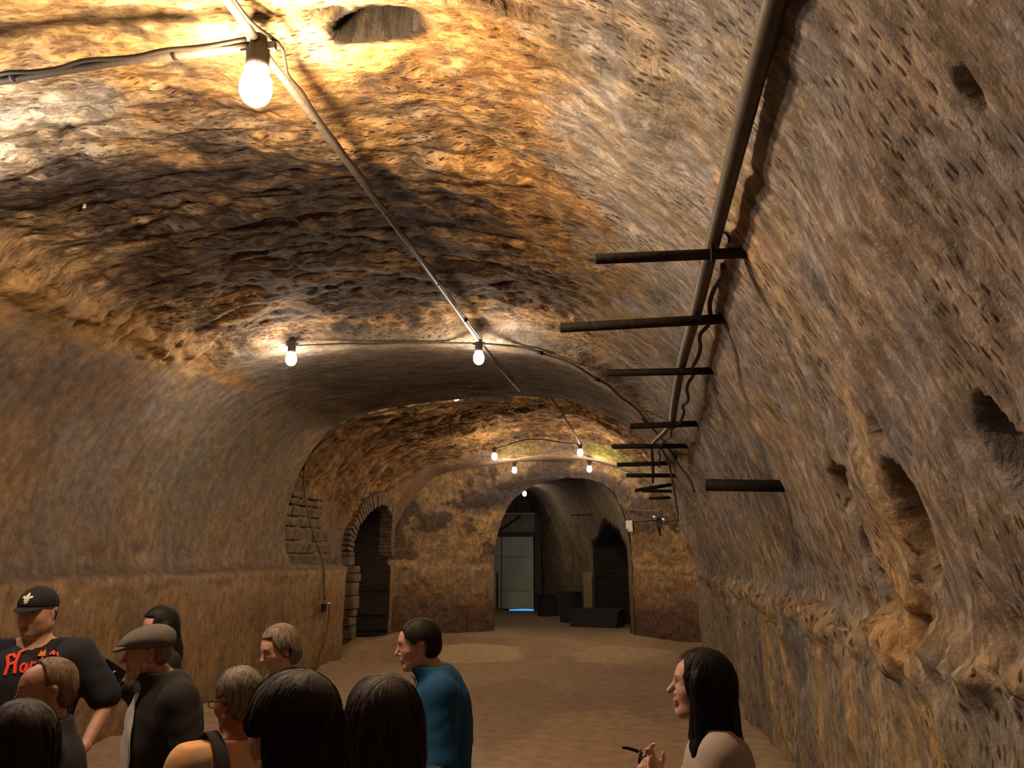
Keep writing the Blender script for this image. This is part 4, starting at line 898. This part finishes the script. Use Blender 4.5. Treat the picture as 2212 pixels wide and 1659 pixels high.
def strands(root, hair, Rh, mat, n=420, length=.11, steps=11, comb=(0,0), seed=1, lift=.0015, rad=.00065, zmin=-.12):
    """loose locks lying on the hair, flowing from the crown down"""
    rnd = random.Random(seed); me = hair.data; vs_ = me.vertices; kd = KDTree(len(vs_))
    for i, v_ in enumerate(vs_): kd.insert(v_.co, i)
    kd.balance(); M = Matrix([list(map(float, r)) for r in Rh]); crown = Vector(HC)+M@Vector((-.045,0,.12)); v, f = [], []
    cand = [i for i, q in enumerate(vs_) if q.co.z > HC[2]+zmin]
    for k in range(n):
        i = rnd.choice(cand); p = vs_[i].co.copy(); pts = []; ln = length*rnd.uniform(.5, 1.1)/steps; lf = lift*rnd.uniform(.2, 2.0); sw = Vector((rnd.uniform(-.25, .25), rnd.uniform(-.25, .25), 0))
        for s_ in range(steps):
            co, idx, _ = kd.find(p); nn = vs_[idx].normal; pts.append(co*.25+p*.75+nn*lf)
            g = (p-crown); g.normalize(); g = g*.8+Vector((comb[0], comb[1], -.75))+sw; g -= nn*g.dot(nn)
            if g.length < 1e-4: break
            p = p+g.normalized()*ln; co, idx, _ = kd.find(p); nn = vs_[idx].normal; p = p-nn*((p-co).dot(nn))
        if len(pts) > 3: add_tube(v, f, pts, [rad*(1-.75*q/len(pts)) for q in range(len(pts))], 3, cap=False)
    return mesh_obj('hair_strands', v, f, mat, hair)
def E_(c, r, k=.02, R=None): return Prim('e', c, r, R, k=k)
def C_(a, b, ra, rb, k=.02): return Prim('c', a, b, ra, rb, k=k)
def strands_noise(amp, fr=22, fz=5, seed=3, cx=-.01):
    def fn(P):
        ang = np.arctan2(P[1], P[0]-cx); return amp*(1-.95*sst(.02, .10, P[2]))*(fbm(ang*fr, P[2]*fz, np.sqrt((P[0]-cx)**2+P[1]**2)*8, 3, seed)+.5*fbm(ang*5, P[2]*9, 0, 3, seed+2))
    return fn
def short_hair(front=.068, temple=.035, side_z=-.005, thick=.014):
    """cap of hair: hairline at x=front on top, sideburn edge x=temple above the ear, nape at z=-0.07"""
    pr = [E_((-.012,0,.032), (.098+thick,.076+thick,.088+thick*1.1), .02), E_((-.04,0,-.02), (.066+thick*.6,.066+thick*.6,.065), .03)]
    def cut(P):
        x, y, z = P
        line = np.where(z > .045, front-(z-.045)*0.0-np.abs(y)*.25, temple-(.045-z)*.55)      # in front of this: bare
        low = np.where(x > -.03, side_z-z+(x+.03)*.4, -.078-z)
        ear = .030-np.sqrt(((x+.012)/1.0)**2+((z+.008)/1.5)**2)+0*y
        return np.maximum(np.maximum((x-line)*.8, low), np.where(z < .03, ear, -1))
    return pr, cut
def at(px, py, dep):
    u = (px-1106)/FPX*dep; v = (829.5-py)/FPX*dep; fh = dep*math.cos(PITCH)-v*math.sin(PITCH); up = dep*math.sin(PITCH)+v*math.cos(PITCH)
    return (u*math.cos(YAW)-fh*math.sin(YAW), u*math.sin(YAW)+fh*math.cos(YAW), CAM_Z+up)
def stand(x, y, zhead, yaw, off=(-.0,0)):
    """standing point under a head centre"""
    s = zhead/1.635; return (x, y), s
deg = math.radians
# positions: head centres (metres)
def spot(px, py, dep, fwd=0, yaw=0):
    x, y, z = at(px, py, dep); return (x-fwd*math.cos(deg(yaw)), y-fwd*math.sin(deg(yaw))), z/1.635
BLACK = cloth_mat('black_cotton', (.018,.017,.020)); NAVY = cloth_mat('navy_cotton', (.016,.018,.028)); CHAR = cloth_mat('charcoal_jacket', (.020,.019,.020)); TEAL = cloth_mat('teal_blue_fleece', (.004,.062,.16), 300)
DARKH = hair_mat('dark_brown_hair', (.020,.012,.009), (.008,.005,.004)); BRNH = hair_mat('brown_hair', (.040,.023,.015), (.014,.008,.006)); BLKH = hair_mat('near_black_hair', (.011,.008,.007), (.005,.004,.003))
GRYH = hair_mat('grey_hair', (.26,.22,.185), (.08,.065,.055)); BLDH = hair_mat('thin_fair_hair', (.24,.165,.105), (.11,.07,.045)); GBH = hair_mat('grey_brown_hair', (.26,.20,.155), (.09,.065,.05)); GBEARD = hair_mat('grey_beard', (.42,.38,.33), (.2,.17,.15))

# 1 man with black cap
p, s = spot(84, 1322, 4.45)
root, Tm, Rh, g = person('person in a black cap and navy T-shirt with red lettering, at the far left', p, deg(290), s, head_yaw=deg(-14), head_pitch=deg(4), skin=(.56,.32,.24), face=dict(w=1.1, chub=.012, stubble=(.045,.025,.018), stub_a=.92), sh=1.22, fat=.045,
    top=('t_shirt', NAVY, .022, .88), sleeve=.8, trousers=(.03,.03,.04), arms={-1:((-.05,-.36,1.16),(.10,-.32,.95),(.6,.3,-.5),(0,1,0)), 1:((-.03,.38,1.17),(.13,.33,.98),(.6,-.4,-.5),(0,-1,0))})
capm = cloth_mat('black_cap_cloth', (.012,.011,.012))
cap = head_shape(root, Tm, Rh, 'baseball_cap', [E_((-.006,0,.040), (.112,.094,.096), .01)], capm, cut=lambda P: (.032+P[0]*.10)-P[2])
head_shape(root, Tm, Rh, 'cap_brim', [E_((.090,0,.040), (.088,.078,.030), .01)], capm, cut=lambda P: np.maximum(np.maximum(np.abs(P[2]-(.050-(P[0]-.06)*.35-P[1]**2*3.2))-.004, .05-P[0]), -.5+0*P[0]), ext=((-.02,.20),(-.12,.12),(-.04,.10)), st=.003).parent = cap
pr, cut = short_hair(.02, .02, -.01, .006); head_shape(root, Tm, Rh, 'hair', pr, BLKH, cut)
head_shape(root, Tm, Rh, 'beard', [E_((.066,0,-.102), (.026,.030,.022), .02)], BLKH, noise=lambda P: .003*fbm(P[0]*90, P[1]*90, P[2]*90, 2, 2), cut=lambda P: .040-np.sqrt((P[0]-.105)**2+(P[2]+.046)**2+P[1]**2*.5))
def head_to_local(q, Rh): piv = np.array([-.015,0,-.10]); return HC+piv+Rh@(np.array(q)-piv)
def decal(name, polys, mat, root, surf_fn, parent=None, th=.003):
    v, f = [], []
    for poly in polys:
        b = len(v); n = len(poly)
        for (a, c) in poly: v.append(Vector(surf_fn(a, c, .0)))
        for (a, c) in poly: v.append(Vector(surf_fn(a, c, th)))
        f.append(tuple(range(b+n, b+2*n))); f.append(tuple(range(b, b+n))[::-1])
        for k in range(n): f.append((b+k, b+(k+1) % n, b+n+(k+1) % n, b+n+k))
    return mesh_obj(name, v, f, mat, parent or root, smooth=False)
WHT = mat_simple('white_thread', (.62,.60,.56), .8)
def capsurf(a, c, t):     # a: metres sideways (person's left +), c: metres up on the cap front
    zz = .070+c*.80; yy = a; q = 1-((yy)/.094)**2-((zz-.040)/.096)**2; xx = -.006+.112*math.sqrt(max(q, .05))+.001+t; return head_to_local((xx, yy, zz), Rh)
fl = [[(0,.052),(-.008,.036),(-.007,.022),(-.003,.010),(.003,.010),(.007,.022),(.008,.036)], [(-.005,.016),(-.012,.030),(-.022,.032),(-.028,.024),(-.024,.016),(-.018,.020),(-.014,.012),(-.006,.004)], [(.005,.016),(.012,.030),(.022,.032),(.028,.024),(.024,.016),(.018,.020),(.014,.012),(.006,.004)],
      [(-.014,.006),(.014,.006),(.014,.000),(-.014,.000)], [(-.004,.0),(-.012,-.014),(-.004,-.010),(0,-.020),(.004,-.010),(.012,-.014),(.004,.0)]]
decal('fleur_de_lis', fl, WHT, root, capsurf, cap)
REDP = mat_simple('red_print', (.75,.06,.03), .7); ORP = mat_simple('orange_print', (.75,.22,.04), .7)
def ray_front(root, name, y, z):
    o = [c for c in root.children if c.name.startswith(name)][0]
    P = np.array([v.co[:] for v in o.data.vertices]); m = (np.abs(P[:, 1]-y) < .014) & (np.abs(P[:, 2]-z) < .014); return P[m, 0].max() if m.any() else .2
def chest(a, c, t): return (ray_front(root, 't_shirt', a, c)+.002+t, a, c)
def stroke(pts, wd):
    out = []
    for (a, b) in zip(pts[:-1], pts[1:]):
        a = np.array(a); b = np.array(b); d_ = b-a; n_ = np.array([-d_[1], d_[0]])/np.linalg.norm(d_)*wd; out.append([tuple(a-n_), tuple(b-n_), tuple(b+n_), tuple(a+n_)])
    return out
def mirror(st): return [[(-a, c) for a, c in q] for q in st]
y0 = -.16     # the print starts on the person's right (image left)
let = []
for (pts, wd) in [([(-.165,1.345),(-.150,1.30),(-.155,1.255)], .008), ([(-.165,1.345),(-.135,1.352),(-.128,1.335)], .006), ([(-.112,1.362),(-.118,1.31),(-.110,1.262)], .008), ([(-.152,1.303),(-.114,1.318)], .006), ([(-.112,1.362),(-.090,1.372)], .006),
                  ([(-.072,1.31),(-.088,1.300),(-.086,1.272),(-.066,1.270),(-.062,1.308),(-.056,1.268)], .006), ([(-.040,1.318),(-.044,1.276),(-.040,1.306),(-.022,1.314)], .005), ([(.0,1.335),(-.006,1.28),(.008,1.276)], .005), ([(-.012,1.318),(.012,1.322)], .004)]: let += stroke([(a_+.085, c_+.085) for a_, c_ in pts], wd)
decal('lettering', let, REDP, root, chest)
let = [[(.062,1.425),(.070,1.452),(.078,1.440),(.088,1.456),(.096,1.425)]]
decal('lettering', let, ORP, root, chest)
decal('lettering', stroke([(.112,1.430),(.124,1.446),(.132,1.428)], .005)+stroke([(.142,1.438),(.150,1.420)], .004), REDP, root, chest)

# 2 woman behind the flat cap
p, s = spot(350, 1352, 5.1)
root, Tm, Rh, g = person('person with long dark hair and black top, standing behind the grey flat cap', p, deg(226), s, head_yaw=deg(6), head_pitch=deg(8), skin=(.66,.36,.30), female=True, top=('top', BLACK, .016, .85), trousers=(.02,.02,.03), fine=.006,
    arms={-1:((.06,-.23,1.16),(.20,-.08,1.26),(.6,.2,.8),(-.2,.9,0)), 1:((-.04,.24,1.12),(.04,.24,.88),(.1,0,-1),(0,-1,0))})
pr, cut = short_hair(.070, .05, -.2, .016)
lh = [E_((-.012,0,.034), (.113,.093,.103), .02), E_((-.045,0,-.05), (.075,.095,.13), .04), E_((-.07,0,-.17), (.060,.100,.12), .04), C_((.0,.082,-.0), (-.01,.10,-.20), .030, .030), C_((.0,-.082,-.0), (-.01,-.10,-.20), .030, .030)]
facecut = lambda x0=.055, top=.085, w=.062: (lambda P: np.minimum(np.minimum(P[0]-x0+np.clip(P[2]-.02, 0, 1)*.2, (w-np.abs(P[1]))*.9), top-P[2]))
hr = head_shape(root, Tm, Rh, 'hair', lh, BLKH, facecut(.045,.075,.062), strands_noise(.006), ext=((-.24,.16),(-.18,.18),(-.34,.19)), st=.006)
strands(root, hr, Rh, BLKH, n=250, length=0.16)
ph = [c for c in root.children if c.name.startswith('body')][0]
r_ = empty('phone', (0,0,0)); tag(r_, 'dark phone held up beside the beard of the person in the flat cap', 'phone')
M2 = Matrix.Translation((root.location.x, root.location.y, 0))@Matrix.Rotation(root.rotation_euler.z, 4, 'Z')
wp = M2@Vector((.285*s, -.035*s, 1.345*s)); r_.location = wp; r_.rotation_euler = (0, deg(-35), deg(213))
box('case', (0,0,.03), (.15,.010,.075), mat_simple('phone_black', (.008,.008,.009), .3), r_, bevel=.004); box('camera_bump', (.055,.008,.05), (.018,.006,.018), mat_simple('lens_black', (.01,.01,.012), .1), r_)

# 3 flat cap man
p, s = spot(320, 1408, 3.85, .10, 226)
root, Tm, Rh, g = person('person with a grey flat cap, pale beard and dark jacket over a white shirt', p, deg(226), s, head_yaw=deg(-12), head_pitch=deg(6), fwd=.10, skin=(.50,.25,.18), face=dict(nose=1.15), sh=1.08, fat=.03, top=('jacket', CHAR, .030, .80), trousers=(.03,.03,.035),
    arms={-1:((-.06,-.28,1.12),(.12,-.24,.95),(.8,.2,-.4),(0,1,0)), 1:((-.06,.28,1.12),(.10,.25,.93),(.8,-.2,-.4),(0,-1,0))}, collar=1.54)
FCM = cloth_mat('grey_wool', (.12,.105,.10), 260)
head_shape(root, Tm, Rh, 'flat_cap', [E_((-.012,0,.064), (.122,.104,.068), .02, Ry(.10)), E_((.055,0,.062), (.085,.080,.036), .03, Ry(.22)), E_((-.06,0,.045), (.07,.088,.052), .03)], FCM, cut=lambda P: (.020+np.clip(P[0], 0, 1)*.10)-P[2]+0*P[1], noise=lambda P: .002*fbm(P[0]*30, P[1]*30, P[2]*30, 3, 4), ext=((-.2,.2),(-.16,.16),(-.02,.18)))
head_shape(root, Tm, Rh, 'cap_brim', [E_((.098,0,.042), (.062,.072,.016), .01, Ry(.22))], FCM, ext=((-.0,.2),(-.1,.1),(-.02,.12)), st=.004)
pr, cut = short_hair(.0, .015, -.0, .008); cut3 = lambda P: np.maximum(cut(P), P[2]-.045); head_shape(root, Tm, Rh, 'hair', pr, GBH, cut3, strands_noise(.003))
head_shape(root, Tm, Rh, 'beard', [C_((.005,.060,-.045), (.062,.034,-.098), .012, .020), C_((.005,-.060,-.045), (.062,-.034,-.098), .012, .020), E_((.078,0,-.112), (.032,.038,.034), .02), C_((.092,.020,-.055), (.092,-.020,-.055), .010, .010)], GBEARD, noise=lambda P: .005*fbm(P[0]*60, P[1]*60, P[2]*40, 3, 2), cut=lambda P: .012-np.sqrt((P[0]-.10)**2+(P[2]+.066)**2)+0*P[1])
v, f = [], []
for i in range(15):
    z = 1.44-.60*i/14
    for j in range(13):
        a = (-.085+.17*j/12)*(.35+.65*min(1, i/5)); v.append(Vector((ray_front(root, 'jacket', a, z)+.006+.004*math.sin(z*40+a*30), a, z)))
for i in range(14):
    for j in range(12): q = i*13+j; f.append((q, q+1, q+14, q+13))
o = mesh_obj('shirt_front', v, f, cloth_mat('white_shirt', (.62,.60,.58)), root); mo = o.modifiers.new('thick', 'SOLIDIFY'); mo.thickness = .006

# 4 fair balding head, lower left
p, s = spot(104, 1490, 3.0)
root, Tm, Rh, g = person('person with thin fair hair in dark clothes, in front of the navy T-shirt', p, deg(212), s, head_yaw=deg(14), head_pitch=deg(4), skin=(.50,.28,.20), face=dict(w=1.05, chub=.006), top=('jacket', BLACK, .026, .82), collar=1.53, sh=1.1, fat=.03)
pr, cut = short_hair(.030, .02, -.01, .007); hr = head_shape(root, Tm, Rh, 'hair', pr, BLDH, cut, strands_noise(.003))
strands(root, hr, Rh, BLDH, n=420, length=0.05)
# 5 dark head in the bottom left corner
REDDK = hair_mat('dark_reddish_hair', (.022,.009,.007), (.010,.005,.004))
p, s = spot(36, 1612, 2.15)
root, Tm, Rh, g = person('person with dark collar-length hair in the bottom left corner', p, deg(150), s, head_yaw=deg(0), skin=(.4,.22,.16), top=('top', BLACK, .02, .82))
hr = head_shape(root, Tm, Rh, 'hair', [E_((-.012,0,.030), (.116,.098,.104), .02), E_((-.045,0,-.05), (.080,.095,.11), .04), E_((-.05,0,-.13), (.07,.09,.08), .04)], REDDK, facecut(.05,.08,.06), strands_noise(.007), ext=((-.2,.16),(-.16,.16),(-.26,.19)))
strands(root, hr, Rh, REDDK, n=420, length=0.12)

# 6 grey hair, glasses, orange shirt with strap
p, s = spot(520, 1512, 2.95)
root, Tm, Rh, g = person('person with grey hair and glasses, orange patterned shirt and dark shoulder strap', p, deg(145), s, head_yaw=deg(14), head_pitch=deg(8), skin=(.52,.20,.12), sh=1.12, fat=.03, top=('shirt', mat_simple('orange_print_shirt', (.72,.33,.12), .85, 0, .5, 5.0, .1, stretch=(1,2.2,1), col2=(.40,.34,.24)), .026, .82), sleeve=.8)
pr, cut = short_hair(.070, .040, -.0, .014); hr = head_shape(root, Tm, Rh, 'hair', pr, GRYH, cut, strands_noise(.006))
strands(root, hr, Rh, GRYH, n=420, length=0.06)
GLB = mat_simple('glasses_black', (.01,.01,.01), .3)
gl = None; v, f = [], []
for sd in (-1, 1): add_tube(v, f, [tuple(head_to_local(q, Rh)) for q in ((.098,sd*.066,.012),(.04,sd*.083,.010),(-.012,sd*.088,.008),(-.028,sd*.084,-.008))], .0028, 6)
add_tube(v, f, [tuple(head_to_local(q, Rh)) for q in ((.100,.066,.012),(.108,.03,.016),(.112,0,.016),(.108,-.03,.016),(.100,-.066,.012))], .003, 6)
for sd in (-1, 1): add_tube(v, f, [tuple(head_to_local((.104-.004*abs(math.sin(a)), sd*.034+.024*math.cos(a), .000+.017*math.sin(a)), Rh)) for a in np.linspace(0, 2*math.pi, 17)], .0022, 6)
mesh_obj('glasses', v, f, GLB, root)
def strap(root, pts, wd, mat, name='shoulder_strap'):
    v, f = [], []
    P = [Vector(q) for q in smooth_path(pts, 6)]
    for i, q in enumerate(P):
        t = (P[min(i+1, len(P)-1)]-P[max(i-1, 0)]).normalized(); side = t.cross(Vector((q.x, q.y*.2, .05)) if abs(q.z-1.5) > .06 else Vector((0,0,1))).normalized()*wd/2; v += [q-side, q+side]
    for i in range(len(P)-1): f.append((2*i, 2*i+1, 2*i+3, 2*i+2))
    o = mesh_obj(name, v, f, mat, root); mo = o.modifiers.new('thick', 'SOLIDIFY'); mo.thickness = .006; return o
strap(root, [(-.20,.10,1.18),(-.175,.13,1.36),(-.11,.125,1.475),(.0,.12,1.535),(.09,.11,1.475),(.175,.10,1.32),(.20,.09,1.12)], .05, BLACK)
strap(root, [(-.20,-.10,1.18),(-.175,-.13,1.36),(-.11,-.125,1.475),(.0,-.12,1.535),(.09,-.11,1.475),(.175,-.10,1.32),(.20,-.09,1.12)], .05, BLACK)

# 7 older woman with short grey hair
p, s = spot(612, 1398, 4.35)
root, Tm, Rh, g = person('older person with short grey-brown hair, face turned down, beside the hanging cable', p, deg(215), s, head_yaw=deg(14), head_pitch=deg(16), skin=(.72,.42,.33), female=True, top=('top', cloth_mat('grey_brown_top', (.10,.08,.07)), .018, .85), fine=.004)
hr = head_shape(root, Tm, Rh, 'hair', [E_((-.014,0,.036), (.114,.096,.106), .02), E_((-.055,0,-.03), (.072,.084,.085), .03)], GBH, cut=lambda P: np.maximum(np.minimum(P[0]-(.052-np.clip(.05-P[2], 0, 1)*.45), .090-P[2]), np.where(P[2] < .0, .026-np.sqrt((P[0]+.008)**2+(P[2]+.012)**2), -1)), noise=strands_noise(.008))
strands(root, hr, Rh, GBH, n=400, length=0.06)

# 8 large dark-brown head
p, s = spot(628, 1582, 1.74)
root, Tm, Rh, g = person('person seen from behind with thick short dark brown hair, the biggest head in front', p, deg(140), s, head_yaw=deg(6), skin=(.50,.28,.20), top=('jacket', cloth_mat('dark_brown_jacket', (.030,.022,.018)), .024, .82), collar=1.52, sh=1.05)
hr = head_shape(root, Tm, Rh, 'hair', [E_((-.014,0,.034), (.114,.096,.100), .02), E_((-.060,0,-.03), (.076,.088,.085), .03), E_((-.05,0,-.09), (.062,.075,.045), .02)], DARKH, cut=lambda P: np.maximum(np.minimum(P[0]-(.045-np.clip(.05-P[2], 0, 1)*.45), .092-P[2]), np.where(P[2] < .005, .032-np.sqrt((P[0]+.008)**2+((P[2]+.02)/1.4)**2), -1)), noise=strands_noise(.010, 26, 7, 13), ext=((-.2,.16),(-.16,.16),(-.16,.20)), st=.0035)
strands(root, hr, Rh, DARKH, n=1000, length=0.09, comb=(0.0, 0.5))

# 9 long brown hair from behind
p, s = spot(826, 1560, 2.25)
root, Tm, Rh, g = person('person seen from behind with long straight brown hair, left of the blue jacket', p, deg(118), s, head_yaw=deg(8), skin=(.5,.3,.22), female=True, sh=.95, top=('top', BLACK, .018, .85))
hr = head_shape(root, Tm, Rh, 'hair', [E_((-.012,0,.034), (.122,.108,.106), .02), E_((-.045,0,-.05), (.092,.116,.13), .04), E_((-.07,0,-.17), (.072,.112,.14), .04), E_((-.09,0,-.32), (.05,.115,.16), .04), C_((.0,.088,-.0), (-.0,.115,-.30), .026, .026), C_((.0,-.088,-.0), (-.0,-.115,-.30), .026, .026)], BRNH, facecut(.045,.075,.062), strands_noise(.009, 30, 3, 23), ext=((-.24,.16),(-.2,.2),(-.52,.19)), st=.0045)
strands(root, hr, Rh, BRNH, n=1000, length=0.16, zmin=-0.3)

# 10 blue jacket man
p, s = spot(906, 1392, 3.95, .10, 192)
root, Tm, Rh, g = person('person in a teal blue zip jacket with short black hair, in profile', p, deg(192), s, fwd=.10, head_yaw=deg(6), head_pitch=deg(7), skin=(.62,.33,.25), face=dict(nose=1.05, w=.98, stubble=(.30,.17,.13), stub_a=.45), fine=.0038, sh=1.0, fat=.025, top=('jacket', TEAL, .024, .80), collar=1.535, trousers=(.03,.035,.05), brow=(.02,.012,.01))
pr, cut = short_hair(.078, .048, -.008, .013); hr = head_shape(root, Tm, Rh, 'hair', pr, BLKH, cut, strands_noise(.003), st=.0038)
strands(root, hr, Rh, BLKH, n=400, length=0.04, comb=(0.5, 0))
v, f = [], []
for i in range(10):
    z = 1.485-.12*i/9; w0 = .012+.030*max(0, 1-i/7.)
    for j in range(5): a = -w0+2*w0*j/4; v.append(Vector((ray_front(root, 'jacket', a, z)+.004, a, z)))
for i in range(9):
    for j in range(4): q = i*5+j; f.append((q, q+1, q+6, q+5))
o = mesh_obj('shirt_collar', v, f, cloth_mat('pale_collar', (.55,.55,.55)), root); mo = o.modifiers.new('thick', 'SOLIDIFY'); mo.thickness = .008
v, f = [], []; add_tube(v, f, [(ray_front(root, 'jacket', 0, z)+.002, 0, z) for z in np.linspace(1.36, .84, 16)], .005, 6); mesh_obj('zip', v, f, BLACK, root)

# 11 woman on the right
p, s = spot(1508, 1482, 2.85, .05, 178)
root, Tm, Rh, g = person('person with very long dark hair and a pale blouse, in profile beside the right wall', p, deg(178), s, fwd=.05, head_yaw=deg(0), head_pitch=deg(-4), skin=(.62,.36,.29), face=dict(nose=1.3, w=.94), fine=.0035, female=True, sh=.94, top=('blouse', cloth_mat('pale_blouse', (.40,.33,.30)), .016, .85), trousers=(.02,.02,.03),
    arms={-1:((.03,-.25,1.13),(.22,-.16,1.27),(.35,.2,.8),(-.6,.6,0)), 1:((.03,.24,1.12),(.22,.13,1.27),(.4,-.2,.8),(-.6,-.6,0))})
lh = [E_((-.012,0,.036), (.112,.092,.104), .02), E_((-.050,0,-.05), (.080,.096,.13), .04), E_((-.085,0,-.18), (.062,.104,.14), .04), E_((-.12,0,-.33), (.045,.10,.16), .04), C_((.020,.074,.03), (.005,.092,-.20), .026, .028), C_((.005,.092,-.20), (-.06,.105,-.50), .028, .016), C_((.020,-.074,.03), (.005,-.092,-.20), .026, .028), C_((.005,-.092,-.20), (-.06,-.105,-.50), .028, .016), C_((.050,.040,.078), (.030,.080,.0), .018, .018), C_((.050,-.040,.078), (.030,-.080,.0), .018, .018)]
hr = head_shape(root, Tm, Rh, 'hair', lh, BLKH, (lambda P: np.minimum(np.minimum(P[0]-.062+np.clip(.07-P[2], 0, 1)*.12, .100-P[2]), .9*(.068-np.abs(P[1])))), strands_noise(.006, 30, 3, 33), ext=((-.26,.16),(-.2,.2),(-.52,.19)), st=.004)
strands(root, hr, Rh, BLKH, n=900, length=0.2, zmin=-0.3)
M2 = Matrix.Translation((root.location.x, root.location.y, 0))@Matrix.Rotation(root.rotation_euler.z, 4, 'Z')
r_ = empty('sunglasses', tuple(M2@Vector((.270*s, 0, 1.375*s))), root.rotation_euler.z); tag(r_, 'small dark folded glasses held up in front of the pale blouse', 'glasses')
v, f = [], []; add_tube(v, f, [(.0,-.05,.0),(.02,-.05,.012),(.05,-.045,.02),(.07,-.04,.024)], .006, 8); mesh_obj('temple', v, f, GLB, r_)
for sd in (-1, 1):
    v, f = [], []; add_tube(v, f, [(.008, sd*.03+.024*math.cos(a)-.02, .02*math.sin(a)-.005) for a in np.linspace(0, 2*math.pi, 17)], .004, 6); mesh_obj('rim', v, f, GLB, r_)
